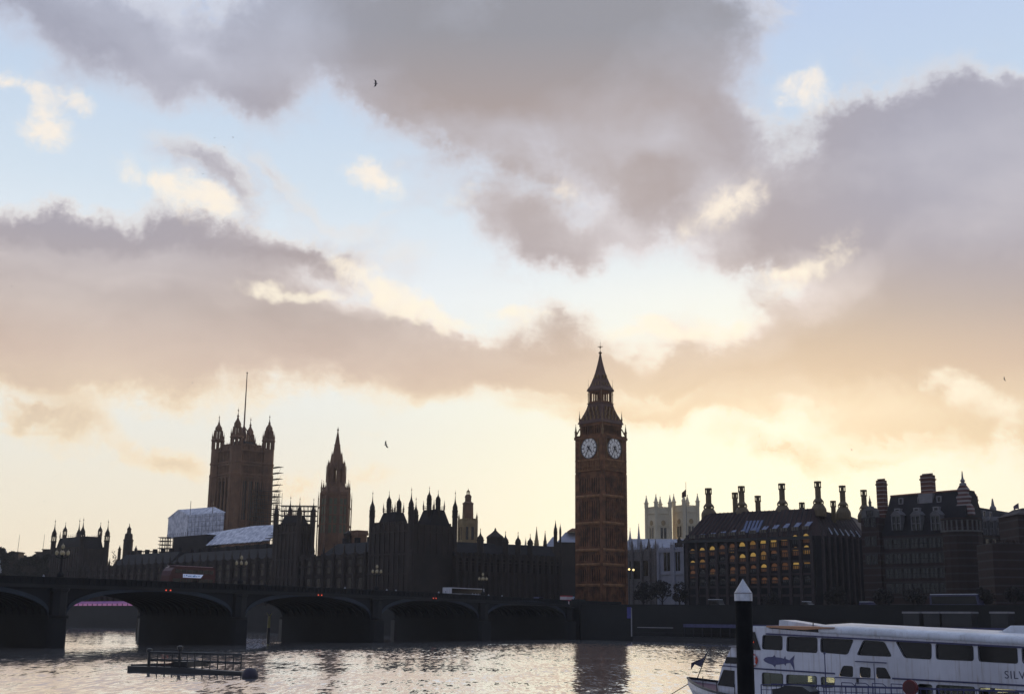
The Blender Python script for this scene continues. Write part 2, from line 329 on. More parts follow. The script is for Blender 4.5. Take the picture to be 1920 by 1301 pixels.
def plate(name, outline, holes, th, m, parent=None, loc=(0,0,0), rz=0):   # sheet in x,z with holes
    cu = bpy.data.curves.new(name, 'CURVE'); cu.dimensions = '2D'; cu.fill_mode = 'BOTH'; cu.extrude = th/2
    for pts in [outline]+holes:
        sp = cu.splines.new('POLY'); sp.points.add(len(pts)-1); sp.use_cyclic_u = True
        for p, (x, z) in zip(sp.points, pts): p.co = (x, z, 0, 1)
    t = bpy.data.objects.new('tmp', cu); COL.objects.link(t); dg = bpy.context.evaluated_depsgraph_get(); dg.update()
    me = bpy.data.meshes.new_from_object(t.evaluated_get(dg)); bpy.data.objects.remove(t); bpy.data.curves.remove(cu)
    me.transform(Matrix.Rotation(PI/2, 4, 'X')); me.name = name; me.materials.clear(); me.materials.append(m)
    return put(name, me, parent, loc, rz)
def rrect(pts, r=.12, n=3):  # round the corners of a polygon
    out = []; k = len(pts)
    for i in range(k):
        p = Vector(pts[i]); a = Vector(pts[i-1]); b = Vector(pts[(i+1) % k]); u = (a-p).normalized()*r; w = (b-p).normalized()*r
        for j in range(n+1):
            t = j/n; q = (p+u)*(1-t)**2 + p*2*t*(1-t) + (p+w)*t*t; out.append((q.x, q.y))
    return out
class Fac:   # a vertical plane on the ground through two bearings and distances
    def __init__(s, pa, da, pb, db, py=None):
        s.py = py or (995 if da >= 340 else None); Y = lambda p: s.py or hor(p)
        s.A = Vector((W(pa, Y(pa), da).x, da)); B = Vector((W(pb, Y(pb), db).x, db)); s.e = (B-s.A).normalized(); s.L = (B-s.A).length
        s.n = Vector((-s.e.y, s.e.x)); s.rz = math.atan2(s.e.y, s.e.x)
    def sz(s, px, py, t=0):
        d = ray(px, py); o = s.A + s.n*t; det = s.e.x*(-d.y)+d.x*s.e.y
        sv = (-o.x*(-d.y) - d.x*o.y)/det*1.0; k = (s.e.x*(-o.y)+s.e.y*o.x)/det
        return sv, CAMZ + d.z*k
    def s(s_, px, py=None, t=0): return s_.sz(px, py or s_.py or hor(px), t)[0]
    def z(s, px, py, t=0): return s.sz(px, py, t)[1]
    def w(s, a, t=0, z=0): p = s.A + s.e*a + s.n*t; return Vector((p.x, p.y, z))
    def thing(s, name, label, cat, z=0, group=None): return thing(name, label, cat, (s.A.x, s.A.y, z), s.rz, group)
GZ = 8.0   # quay and street level above the water
HAZE = .00012

# ------------------------------------------------------------------ water and land
wm = bpy.data.materials.new('river_water'); wm.use_nodes = True; q = G(wm.node_tree); b = wm.node_tree.nodes['Principled BSDF']
b.inputs['Base Color'].default_value = (.46,.44,.42,1); b.inputs['Roughness'].default_value = .08; b.inputs['IOR'].default_value = 1.45
b.inputs['Specular IOR Level'].default_value = 1.0
tcw = q.new('ShaderNodeTexCoord'); v = tcw.outputs['Object']
def slope(sx, sy, det, amp, z):   # a field of facet slopes, x and y independent
    n = q.noise(q.v('MULTIPLY', q.v('ADD', v, (0, 0, z)), (sx, sy, 1)), 1.0, det, .55, 'Color'); return q.v('SCALE', q.v('SUBTRACT', n, (.5,.5,.5)), sc=amp)
patch = q.ss(q.noise(q.v('MULTIPLY', v, (.3, 1, 1)), .035, 4, .6), .3, .7)
chop = q.v('SCALE', q.v('ADD', slope(2.3, .45, 3, .21, 5), slope(.8, .17, 3, .085, 17)), sc=q.m('MULTIPLY_ADD', patch, .8, .55))
chop = q.v('ADD', chop, slope(.06, .05, 3, .07, 31))
sw_ = q.new('ShaderNodeSeparateXYZ'); q.l.new(chop, sw_.inputs[0]); cw_ = q.new('ShaderNodeCombineXYZ')
q.put(cw_.inputs[0], q.m('MULTIPLY', sw_.outputs[0], .6)); q.put(cw_.inputs[1], q.m('MINIMUM', q.m('SUBTRACT', sw_.outputs[1], .066), -.012)); cw_.inputs[2].default_value = 1.0
NW = q.v('NORMALIZE', cw_.outputs[0]); q.l.new(NW, b.inputs['Normal'])
b.inputs['Metallic'].default_value = .0
gw = q.new('ShaderNodeBsdfGlossy'); gw.inputs['Roughness'].default_value = .08; gw.inputs[0].default_value = (.95,.94,.95,1); q.l.new(NW, gw.inputs['Normal'])
mxw = q.new('ShaderNodeMixShader'); lw = q.new('ShaderNodeLayerWeight'); lw.inputs[0].default_value = .35; q.l.new(NW, lw.inputs['Normal'])
q.put(mxw.inputs[0], q.m('MULTIPLY_ADD', lw.outputs['Facing'], .92, .03)); q.l.new(b.outputs[0], mxw.inputs[1]); q.l.new(gw.outputs[0], mxw.inputs[2]); q.l.new(mxw.outputs[0], wm.node_tree.nodes['Material Output'].inputs[0])
water = MB().add([(-1500,-200,0),(1500,-200,0),(1500,1500,0),(-1500,1500,0)], [(0,1,2,3)]).build('river', wm); tag(water, kind='structure')
# shorelines
RF = Fac(95, 585, 775, 387)                     # the palace's river front
BR0 = Vector((gx(1065, 340), 340)); BRd = Vector((-.0663, -.0984))*340   # bridge: west end and vector per span
def palT(t): p = RF.w(RF.L - t, -12); return (p.x, p.y)
E0 = (BR0.x+4, BR0.y-2); Edir = Vector((.778, -.628))
EMB = [E0, (E0[0]+Edir.x*620, E0[1]+Edir.y*620)]
shore = [EMB[1], EMB[0], (palT(-14)), palT(0), palT(RF.L+40), palT(RF.L+900)]
lp = shore + [(-1250, 1450), (1450, 1450), (1450, EMB[1][1])]
land = MB().add([(x, y, GZ) for x, y in lp], [tuple(range(len(lp)))[::-1]]); land.build('ground', M_LAND)['kind'] = 'structure'
def wall_run(name, pts, z0, z1, th, m, label, cap=.35):
    mb = MB(); cp = MB()
    for (a, b2) in zip(pts, pts[1:]):
        d = Vector(b2)-Vector(a); L = d.length; rz = math.atan2(d.y, d.x)
        for k_, q_ in ((mb, (0, L, -th, -.01, z0, z1)), (cp, (0, L, -th-.12, .12, z1+.004, z1+cap))): k_.at(a[0], a[1], 0, rz).box(*q_)
        for i in range(int(L/9)): mb.box(i*9+.2, i*9+1.4, .0, .25, z0, z1-.1)
    o = thing(name, label, 'river wall'); mb.build('wall', m, o); cp.build('coping', m, o); return o
wall_run('embankment_wall', [EMB[0], EMB[1]], -2, GZ+.9, 1.2, M_GRAN, 'long dark granite embankment wall right of the bridge behind the moored boat')
wall_run('terrace_wall', [palT(RF.L+60), palT(-14)], -2, GZ+.4, 1.2, M_GRAN, 'dark terrace river wall below the palace seen through the bridge arches')

# ------------------------------------------------------------------ the bridge
BL = BRd.length; rzb = math.atan2(-BRd.y, -BRd.x)  # local x runs from the east (left, near) end to the west end, y away upstream
bridge = thing('road_bridge', 'long low stone and iron arch bridge crossing the river to the clock tower', 'bridge', (BR0.x+BRd.x*7, BR0.y+BRd.y*7, 0), rzb)
NS = 7; BW = 26.0; PW = 3.4
def crown(n): return 9.45 - .018*(n-3.2)**2*1.0   # underside height at mid span n (counted from the west end)
def ptop(x): n = (NS*BL-x)/BL; return 11.35 - .085*(n-3.4)**2 if n < 3.4 else 11.35 - .05*(n-3.4)**2
SPR = 5.1
for n in range(NS):
    x1 = (NS-n)*BL - PW/2; x0 = (NS-n-1)*BL + PW/2
    if n == 0: x1 = NS*BL - 1.5
    cx, hw, ch = (x0+x1)/2, (x1-x0)/2, crown(n+.5)-SPR
    arc = [(cx-hw*math.cos(PI*i/28), SPR+ch*math.sin(PI*i/28)**.92) for i in range(29)]
    top = [(x0+(x1-x0)*i/8, ptop(x0+(x1-x0)*i/8)-1.75) for i in range(9)]
    for y0, y1, nm in ((0, .6, 'spandrel'), (BW-.6, BW, 'spandrel')):
        mb = MB()
        for i in range(28):
            a, c = arc[i], arc[i+1]; ta = ptop(a[0])-1.75; tcc = ptop(c[0])-1.75
            mb.add([(a[0],y0,a[1]),(c[0],y0,c[1]),(c[0],y0,tcc),(a[0],y0,ta),(a[0],y1,a[1]),(c[0],y1,c[1]),(c[0],y1,tcc),(a[0],y1,ta)], [(0,1,2,3),(5,4,7,6),(0,4,5,1)])
        mb.build(nm, M_GRN, bridge)
    mb = MB()   # raised iron arch ring and quatrefoil rails on the face
    for i in range(28):
        a, c = arc[i], arc[i+1]
        mb.add([(a[0],-.18,a[1]-.02),(c[0],-.18,c[1]-.02),(c[0],-.18,c[1]+.7),(a[0],-.18,a[1]+.7),(a[0],0,a[1]-.02),(c[0],0,c[1]-.02),(c[0],0,c[1]+.7),(a[0],0,a[1]+.7)], [(0,1,2,3),(0,4,5,1),(3,2,6,7)])
    mb.build('arch_ring', mat('arch_paint', (.020,.030,.042), .75, .3, .3), bridge)
    mb = MB()   # iron ribs under the deck
    for j in range(1, 14):
        y = j*BW/14
        for i in range(28):
            a, c = arc[i], arc[i+1]
            mb.add([(a[0],y,a[1]),(c[0],y,c[1]),(c[0],y,c[1]+.6),(a[0],y,a[1]+.6),(a[0],y+.25,a[1]),(c[0],y+.25,c[1]),(c[0],y+.25,c[1]+.6),(a[0],y+.25,a[1]+.6)], [(0,1,2,3),(5,4,7,6),(0,4,5,1),(3,2,6,7)])
    mb.build('arch_ribs', M_GRN, bridge)
for n in range(NS+1):
    x = (NS-n)*BL
    if n == 0: x -= 0
    w = PW/2
    mb = MB().prism_xy([(x-w, 0), (x-w*.8,-1.0), (x,-2.6), (x+w*.8,-1.0), (x+w, 0), (x+w, BW), (x,BW+2.6), (x-w,BW)], -3, SPR-.4)
    mb.box(x-w-.25, x+w+.25, -.5, BW+.5, SPR-.396, SPR+.1)
    mb.box(x-w, x+w, .2, BW-.2, SPR+.104, ptop(x)-1.78)
    mb.lathe(x, 0, [(1.5,SPR+.104),(1.5,ptop(x)-2.4),(1.8,ptop(x)-2.1),(1.8,ptop(x)-1.78)], 8)
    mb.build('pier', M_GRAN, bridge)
XE = NS*BL; seg = 56; xs = [XE*i/seg for i in range(seg+1)]
def strip(y0, y1, za, zb, name, m, x0=0, x1=None):
    mb = MB(); X = [x for x in xs if x >= x0]
    for a, c in zip(X, X[1:]):
        mb.add([(a,y0,ptop(a)+za),(c,y0,ptop(c)+za),(c,y1,ptop(c)+za),(a,y1,ptop(a)+za),(a,y0,ptop(a)+zb),(c,y0,ptop(c)+zb),(c,y1,ptop(c)+zb),(a,y1,ptop(a)+zb)], [(0,3,2,1),(4,5,6,7),(0,1,5,4),(2,3,7,6)])
    return mb.build(name, m, bridge)
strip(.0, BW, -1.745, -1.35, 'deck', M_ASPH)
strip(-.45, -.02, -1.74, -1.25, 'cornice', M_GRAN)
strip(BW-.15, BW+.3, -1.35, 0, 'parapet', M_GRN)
strip(.25, 3.6, -1.345, -1.2, 'footway', M_GRAN); strip(BW-3.6, BW-.25, -1.345, -1.2, 'footway', M_GRAN)
mb = MB()
for a, c in zip(xs, xs[1:]):
    for y0, y1, za, zb in ((-.3,.15,-1.22,-1.0),(-.3,.15,-.2,0),(-.05,.05,-1.0,-.2)):
        mb.add([(a,y0,ptop(a)+za),(c,y0,ptop(c)+za),(c,y1,ptop(c)+za),(a,y1,ptop(a)+za),(a,y0,ptop(a)+zb),(c,y0,ptop(c)+zb),(c,y1,ptop(c)+zb),(a,y1,ptop(a)+zb)], [(0,3,2,1),(4,5,6,7),(0,1,5,4),(2,3,7,6)])
for i in range(int(XE/1.1)):
    x = i*1.1+.3; mb.box(x, x+.35, -.22, .1, ptop(x)-1.05, ptop(x)-.15)
mb.build('balustrade', M_GRN, bridge)
mb = MB().box(XE+1.72, XE+30, 0, BW, -2, ptop(XE)-1.4); mb.box(XE+1.72, XE+30, 0, .6, ptop(XE)-1.396, ptop(XE)+.0)
mb.box(XE+1.72, XE+5, -2.5, -.02, -2, ptop(XE)+.3); mb.prism_xz([(XE+5.1,-2),(XE+26,-2),(XE+26,GZ),(XE+5.1,ptop(XE)-1.6)], -4, -.02)
mb.build('abutment', M_GRAN, bridge)
def bpt(n, y=0, dz=0):   # point on the bridge deck: n spans from the west end
    p = BR0 + BRd*n; x = (NS-n)*BL; u = Vector((math.sin(-rzb), math.cos(rzb)))
    return Vector((p.x+u.x*y, p.y+u.y*y, ptop(x)-1.345+dz))
def bn_at(px, y=0):
    lo, hi = -1., 7.
    for _ in range(40):
        m = (lo+hi)/2; p = bpt(m, y); u = p.x/p.y
        if u > (gx(px, 100)/100): lo = m
        else: hi = m
    return (lo+hi)/2
# triple lamps over the piers
def bridge_lamp():
    o = thing('bridge_lamp', '', 'street lamp')
    MB().lathe(0,0,[(.55,0),(.55,.5),(.35,.7),(.2,.9),(.14,1.2),(.11,3.6),(.16,3.7),(.06,3.9),(.06,4.6)],8).build('post', M_GRN, o)
    a = MB()
    for i in range(4):
        t = PI/4+i*PI/2; c, s = math.cos(t), math.sin(t)
        a.tube((0,0,3.0), (c*.9,s*.9,3.25), .06); a.tube((c*.9,s*.9,3.25), (c*.9,s*.9,3.55), .05)
    a.build('arms', M_GRN, o)
    gm = MB().lathe(0,0,[(.08,0),(.26,.15),(.30,.4),(.22,.62),(.05,.75),(.02,.95)],8).mesh('lantern', M_GLOBE)
    for i in range(4):
        t = PI/4+i*PI/2; put('lantern', gm, o, (math.cos(t)*.9, math.sin(t)*.9, 3.56))
    put('lantern', gm, o, (0,0,4.6)); return o
lab = ['fifth bridge lamp out from the clock tower, at the far left edge', 'fourth bridge lamp out from the clock tower, left of the red bus', 'third bridge lamp out from the clock tower, right of the red bus', 'second bridge lamp out from the clock tower, left of the white coach', 'bridge lamp nearest the clock tower, right of the white coach']
L0 = bridge_lamp()
for k, n in enumerate((4.47, 4, 3, 2, 1)):
    o = L0 if k == 0 else copy_tree(L0); o.location = bpt(n, -.1, 1.38); o.rotation_euler = (0,0,rzb)
    tag(o, lab[k], 'street lamp', 'lamps standing over the bridge piers')
# navigation lights hung at the crowns
def nav(px, py, label):
    n = bn_at(px, -.3); p = bpt(n, -.3); o = thing('navigation_light', label, 'signal light', (p.x, p.y, W(px, py, p.y).z), rzb, 'red lights hung over the arch crowns')
    MB().box(-.8,.8,-.15,.1,-.25,.25).build('housing', M_BLK, o)
    for s in (-.5, .5): MB().tube((s,-.15,0),(s,-.28,0),.12,.12,8).build('lens', M_REDL, o)
nav(311, 1106, 'pair of red navigation lights over the arch under the red bus')
nav(597, 1115, 'pair of red navigation lights over the middle arch of the bridge')
nav(813, 1121, 'pair of red navigation lights over the arch under the white coach')

# ------------------------------------------------------------------ clock tower
BX, BY = gx(1127.5, 428), 428.0
def TZ(py, D=428.0, px=1126): return W(px, py, D).z
ct = thing('clock_tower', 'tall brown gothic clock tower with two white dials and a pointed spire', 'clock tower', (BX, BY, GZ), R(45))
def z_(py): return TZ(py)-GZ
hs, hc = 5.7, 5.95        # half widths of shaft and clock stage
zc0, zc1 = z_(887), z_(821)
mb = MB().box(-hs, hs, -hs, hs, 0, zc0)
bnds = [z_(1100), z_(1062), z_(1035), z_(985), z_(935)]
for k in range(4):
    mb.at(0,0,0,k*PI/2)
    for x in (-hs, hs): mb.box(x-1.0, x+1.0, -hs-.35, -hs+.65, 0, zc0-.5) if x < 0 else None
    for i in range(1, 9):
        if i in (4,5): w = .34
        else: w = .22
        x = -hs+1+ (2*hs-2)*i/9; mb.box(x-w, x+w, -hs-.3, -hs, 0, zc0-1.4)
    mb.box(hs-1.0, hs+.352, -hs-.352, -hs+.6, 0, zc0-.5)
mb.build('shaft', M_ST2, ct); mb = MB()
for zb in bnds: mb.lathe(0,0,[(hs*1.414+.7,zb),(hs*1.414+.9,zb+.5),(hs*1.414+.6,zb+1.0)],4)
mb.build('string_courses', M_ST2B, ct)
for k in (0, 3):
    for a, c in zip(bnds, bnds[1:]+[zc0-1]):
        sw = MB().box(-.2,.2,-.03,0,0,c-a-3.0).mesh('slit_window', M_DGL)
        for i in range(9):
            if i == 4: continue
            x = -hs+1+(2*hs-2)*(i+.5)/9; p = Matrix.Rotation(k*PI/2,4,'Z') @ Vector((x,-hs-.004,a+1.8)); put('slit_window', sw, ct, p, k*PI/2)
mb = MB().frus((-hs,hs,-hs,hs), (-hc-.4,hc+.4,-hc-.4,hc+.4), zc0, zc0+1.3).box(-hc,hc,-hc,hc,zc0+1.304,zc1-.9).box(-hc-.7,hc+.7,-hc-.7,hc+.7,zc1-.896,zc1)
mb.box(-hc-.35,hc+.35,-hc-.35,hc+.35,z_(866),z_(864))
for k in range(4):
    mb.at(0,0,0,k*PI/2); mb.lathe(hc-.2,-hc+.2,[(.3,zc0-2.2),(.9,zc0+.1),(.9,zc1+.5)],8)
    for i in range(13):
        x = -hc+1+(2*hc-2)*i/12; mb.box(x-.14,x+.14,-hc-.28,-hc,zc0+1.31,z_(867.5))
    for x in (-4.9, 4.9): mb.box(x-.35, x+.35, -hc-.35, -hc, z_(864)+.01, zc1-.9)
    mb.box(-4.5,4.5,-hc-.32,-hc,zc1-1.3,zc1-.9)
mb.build('clock_stage', M_ST2, ct)
mb = MB()
for za_, zb3 in ((z_(885.5),z_(884)),(z_(877),z_(876)),(z_(866.5),z_(863.5)),(zc1-.85,zc1-.1)): mb.box(-hc-.45,hc+.45,-hc-.45,hc+.45,za_,zb3)
for k in range(4):
    mb.at(0,0,0,k*PI/2)
    for i in range(15): x = -hc+.8+(2*hc-1.6)*i/14; mb.box(x-.11,x+.11,-hc-.42,-hc,z_(884),z_(867))
mb.build('carved_bands', M_ST2B, ct)
# dials
zd = z_(843.3); RD = 3.5
for k in (0, 3, 1, 2):
    d = bpy.data.objects.new('clock_face', None); d.empty_display_size = .1
    mb = MB(); n = 40
    mb.add([(RD*math.cos(2*PI*i/n), 0, RD*math.sin(2*PI*i/n)) for i in range(n)]+[(RD*math.cos(2*PI*i/n), .3, RD*math.sin(2*PI*i/n)) for i in range(n)], [tuple(range(n))]+[(i,(i+1)%n,(i+1)%n+n,i+n) for i in range(n)])
    ang = k*PI/2; off = Vector((math.sin(ang)*(hc+.34), -math.cos(ang)*(hc+.34), zd))
    df = mb.build('clock_face', M_CREAM, ct); df.location = off; df.rotation_euler = (0,0,ang)
    mb = MB()
    for rr, w in ((RD+.12,.26),(RD*.66,.05),(RD*.95,.05),(RD*.3,.04)):
        for i in range(n):
            a, c = 2*PI*i/n, 2*PI*(i+1)/n
            mb.add([(r*math.cos(t), y, r*math.sin(t)) for y in (-.10,0) for r, t in ((rr-w/2,a),(rr+w/2,a),(rr+w/2,c),(rr-w/2,c))], [(0,1,2,3),(0,4,5,1),(2,6,7,3),(1,5,6,2),(0,3,7,4)])
    for i in range(12):
        a = 2*PI*i/12; u = Vector((math.sin(a),0,math.cos(a))); mb.tube(u*RD*.69+Vector((0,-.05,0)), u*RD*.94+Vector((0,-.05,0)), .13 if i%3 else .18, n=4); mb.tube(u*RD*.28+Vector((0,-.05,0)), u*(RD+.1)+Vector((0,-.05,0)), .035, n=4)
    mb.build('dial_ironwork', mat('dial_iron', (.03,.03,.045), .5), df)
    mb = MB()   # hands at about twenty five to five
    for a, L, w in ((2*PI*(4+35/60)/12, 2.1, .30), (2*PI*35/60, 3.3, .22)):
        u = Vector((math.sin(a),0,math.cos(a))); mb.tube(-u*.8+Vector((0,-.16,0)), u*L+Vector((0,-.16,0)), w*1.2, w*.5, 4)
    mb.build('clock_hands', mat('dial_iron', (0,0,0)), df)
    mb = MB()
    for x0,x1,zz0,zz1 in ((-4.3,-4.0,-4.1,4.1),(4.0,4.3,-4.1,4.1),(-4.0,4.0,-4.1,-3.85),(-4.0,4.0,3.85,4.1)): mb.box(x0,x1,-.05,.3,zz0,zz1)
    mb.build('dial_surround', M_GLD, df)
# belfry, lower roof, lantern, spire
zb0, zb1 = zc1, z_(796); hb = 5.15
mb = MB().box(-hb+.6,hb-.6,-hb+.6,hb-.6,zb0,zb1-1).box(-hb-.2,hb+.2,-hb-.2,hb+.2,zb1-1,zb1).box(-hb-.1,hb+.1,-hb-.1,hb+.1,zb0+.004,zb0+.9)
for k in range(4):
    mb.at(0,0,0,k*PI/2); mb.box(hb-1,hb,-hb,-hb+1,zb0+.9,zb1-1)
    for i in range(8):
        x = -hb+1+(2*hb-2)*(i+.5)/8-.15; mb.box(x,x+.3,-hb,-hb+.6,zb0+.9,zb1-1)
    mb.tube((hc+.4,-hc-.4,zb0+.01),(hb,-hb,zb1-1.5),.25,.2,4)
mb.build('belfry', M_ST2, ct)
for x in (-1,1):
    for y in (-1,1):
        MB().pin(x*(hc+.25),y*(hc+.25),zc1+.2,.42,z_(797)-zc1,8).build('corner_pinnacle', M_GLD, ct); MB().pin(x*(hb+.1),y*(hb+.1),zb1+.1,.28,z_(772)-zb1,8).build('corner_pinnacle', M_GLD, ct)
        MB().pin(x*3.05,y*3.05,z_(757),.16,z_(712)-z_(757),6).build('corner_pinnacle', M_GLD, ct)
zr1 = z_(757); mb = MB(); q2 = 1.4142
prof = [(5.75,zb1),(5.6,zb1+.5),(4.85,zb1+.28*(zr1-zb1)),(4.1,zb1+.52*(zr1-zb1)),(3.5,zb1+.75*(zr1-zb1)),(3.15,zr1-.3),(3.35,zr1-.25),(3.35,zr1)]
mb.lathe(0,0,[(a*q2,z) for a,z in prof],4).build('lower_roof', M_IRON, ct)
mb = MB()
for k in range(4):
    mb.at(0,0,0,k*PI/2)
    for t, nn in ((.16,5),(.38,4),(.6,3)):
        y = -(5.6-2.45*t**.8); zz = zb1+t*(zr1-zb1)
        for i in range(nn):
            x = (i-(nn-1)/2)*1.75; mb.prism_xz([(x-.35,zz),(x+.35,zz),(x+.35,zz+.8),(x,zz+1.6),(x-.35,zz+.8)], y-.35, y+.9)
mb.build('roof_dormers', M_GLD, ct)
zl1 = z_(733); mb = MB().box(-2.9,2.9,-2.9,2.9,zr1,zr1+.7).box(-2.9,2.9,-2.9,2.9,zl1-.8,zl1-.2)
for k in range(4):
    mb.at(0,0,0,k*PI/2); mb.box(2.3,2.85,-2.85,-2.3,zr1+.704,zl1-.804)
    for i in range(5):
        x = -2.3+4.6*(i+.5)/5; mb.box(x-.09,x+.09,-2.75,-2.5,zr1+.704,zl1-.804)
mb.box(-.25,.25,-.25,.25,zr1+.704,zl1-.804).build('lantern', M_ST2, ct)
zs1 = z_(664); mb = MB(); h_ = zs1-zl1
mb.lathe(0,0,[(a*q2,zl1-.196+b*(h_+.196)) for a,b in ((3.45,0),(3.35,.05),(2.9,.10),(2.35,.22),(1.75,.37),(1.25,.52),(.85,.68),(.5,.83),(.22,1))],4).build('spire', M_IRON, ct)
mb = MB()
for k in range(4):
    mb.at(0,0,0,k*PI/2)
    for t, nn in ((.13,3),(.33,2)):
        y = -(2.75-1.9*t); zz = zl1+t*h_
        for i in range(nn):
            x = (i-(nn-1)/2)*1.3; mb.prism_xz([(x-.25,zz),(x+.25,zz),(x+.25,zz+.6),(x,zz+1.2),(x-.25,zz+.6)], y-.25, y+.5)
mb.build('spire_dormers', M_GLD, ct)
mb = MB().lathe(0,0,[(.22,zs1),(.62,zs1+.3),(.62,zs1+.6),(.2,zs1+.9),(.09,zs1+1.1),(.08,z_(653)),(.3,z_(652.6)),(.3,z_(651)),(.07,z_(650)),(.06,z_(641))],8)
for s in (PI/4,-PI/4): mb.at(0,0,0,s).box(-.9,.9,-.07,.07,z_(650.5),z_(649.4))
mb.build('finial', M_GLD, ct)

# ------------------------------------------------------------------ square royal tower (left)
VD = 615.0; vs = 18.3
vx = gx(433, VD-9); nx = Vector((vx, VD-9))                 # near corner turret
th = R(-30)                                               # right face runs away to the right
vt = thing('royal_tower', 'massive square stone tower with four domed corner turrets and a tall flagpole', 'tower', (nx.x, nx.y, GZ), R(43))
def zv(py, px=443, D=VD): return W(px, py, D).z-GZ
zp = zv(838); T = [(0,0),(vs,0),(vs,vs),(0,vs)]
mb = MB().box(0, vs, 0, vs, 0, zp)
for fx in (0, 1):
    mb.M = Matrix.Identity(4) if fx == 0 else Matrix(((0,1,0,0),(1,0,0,0),(0,0,1,0),(0,0,0,1)))
    for i in range(4):
        x = 4.0+(vs-8)*i/3; mb.box(x-.55,x+.55,-.8,-.001,0,zv(895)); mb.box(x-.3,x+.3,-.5,-.001,zv(895),zp)
    for py in (868, 873, 890, 895, 846): mb.box(2.5, vs-2.5, -.95, -.002, zv(py)-.4, zv(py)+.4)
    for i in range(18):
        x = 3+(vs-6)*(i+.5)/18; mb.box(x-.13,x+.13,-.55,-.001,zv(890)+.4,zv(873)-.4); mb.box(x-.11,x+.11,-.4,-.001,zv(866)+.4,zv(846)-.4)
    for i in range(11): x = 3+(vs-6)*(i+.5)/11; mb.box(x-.35,x+.35,-.3,.3,zp,zp+1.1)
mb.build('tower_body', M_ST3, vt)
for fx in (0, 1):
    for i in range(3):
        x = 4+(vs-8)*(i+.5)/3
        for x0_, x1_, z0_, z1_ in ((x-1.3,x-.2,975,903),(x+.2,x+1.3,975,903)):
            mb = MB(); mb.M = Matrix.Identity(4) if fx == 0 else Matrix(((0,1,0,0),(1,0,0,0),(0,0,1,0),(0,0,0,1)))
            mb.box(x0_,x1_,-.06,-.003,zv(z0_),zv(z1_)).build('tall_window', M_DGL, vt)
tz = [zv(769,445), zv(775,505), zv(783,467,VD+20), zv(775,407)]
for (x, y), t in zip(T, tz):
    mb = MB(); r = 3.05; a, b_, c = zp-.8, zv(826), zv(806)
    mb.lathe(x,y,[(r,0),(r,zv(895)),(r*1.1,zv(894)),(r*1.1,zv(890)),(r,zv(889)),(r,zv(872)),(r*1.1,zv(871)),(r*1.1,zv(868)),(r,zv(867)),(r,a)],8)
    for k in range(8):
        an = PI/8+k*PI/4; cx, cy = x+math.cos(an)*r*.88, y+math.sin(an)*r*.88; mb.lathe(cx,cy,[(.5,a),(.5,b_)],4)
        mb.lathe(x+math.cos(an)*r,y+math.sin(an)*r,[(.2,0),(.2,zv(890))],4); mb.pin(x+math.cos(an)*r*.95,y+math.sin(an)*r*.95,b_+.8,.3,4.0,4)
        cx, cy = x+math.cos(an)*r*.6, y+math.sin(an)*r*.6; mb.lathe(cx,cy,[(.42,b_+1.2),(.42,c)],4)
    mb.lathe(x,y,[(r*1.08,b_),(r*1.15,b_+.5),(r*1.0,b_+1.2)],8); mb.ogee(x,y,c,r*.60,t-c,8); mb.lathe(x,y,[(.0,t-5.2),(.55,t-4.6),(.55,t-4.2),(0,t-3.6)],6); mb.build('corner_turret', M_ST3, vt)
c = vs/2; zt0 = zv(838)
mb = MB().frus((3,vs-3,3,vs-3),(c-3.5,c+3.5,c-3.5,c+3.5),zt0,zv(826)).build('roof', M_SLATE, vt)
mb = MB(); zt = zv(797, 455)
for x, y in ((3.5,3.5),(vs-3.5,3.5),(3.5,vs-3.5),(vs-3.5,vs-3.5)): mb.tube((x,y,zt0),(c,c,zt),.38,.28,6)
mb.lathe(c,c,[(1.4,zt0),(1.4,zt-6),(1.8,zt-5.5),(.5,zt)],8)
for i in range(9):
    x = 3+(vs-6)*i/8; mb.tube((x,1.2,zt0),(x,1.2,zt0+2.4),.1,.08,4); mb.tube((1.2,x,zt0),(1.2,x,zt0+2.4),.1,.08,4)
mb.build('flag_frame', M_IRON, vt)
mb = MB().tube((c,c,zt-1),(c,c,zv(703,463,VD+8)),.42,.2,8); mb.lathe(c,c,[(0,zv(704,463,VD+8)),(.5,zv(703,463,VD+8)+.3),(0,zv(701,463,VD+8)+.3)],8).build('flagpole', M_IRON, vt)
# scaffold climbing its right corner
mb = MB(); sx0, sy0 = 6.5, -3.2
for i in range(8):
    for yy in (-3.4,-1.9): mb.tube((9+i*2.2,yy,0),(9+i*2.2,yy,zv(905) if 4 > i > 1 else zv(922)),.12,n=4)
for k in range(16):
    zz = zv(985)+k*2.15
    if zz < zv(918): mb.box(9,24.6,-3.5,-1.8,zz,zz+.18); mb.tube((9,-3.4,zz+1),(24.6,-3.4,zz+1),.06,n=4)
for k in range(7): mb.tube((22.4,-3.4,zv(985)+k*4.3),(24.6,-3.4,zv(985)+(k+1)*4.3),.06,n=4)
mb.box(22.3,25.6,-3.6,6,zv(986),zv(986)+.2)
for k in range(11):
    zz = zv(985)+k*3.0; mb.box(22.4,25.9,-3.5,8,zz,zz+.09)
for x in (24.4,25.8):
    for yy in (-3.4, 0, 4, 8): mb.tube((x,yy,0),(x,yy,zv(921)),.12,n=4)
sc = thing('tower_scaffold', 'tube scaffold climbing the right corner of the square royal tower', 'scaffolding', (nx.x, nx.y, GZ), R(43)); mb.build('scaffold_tubes', M_POLE, sc)

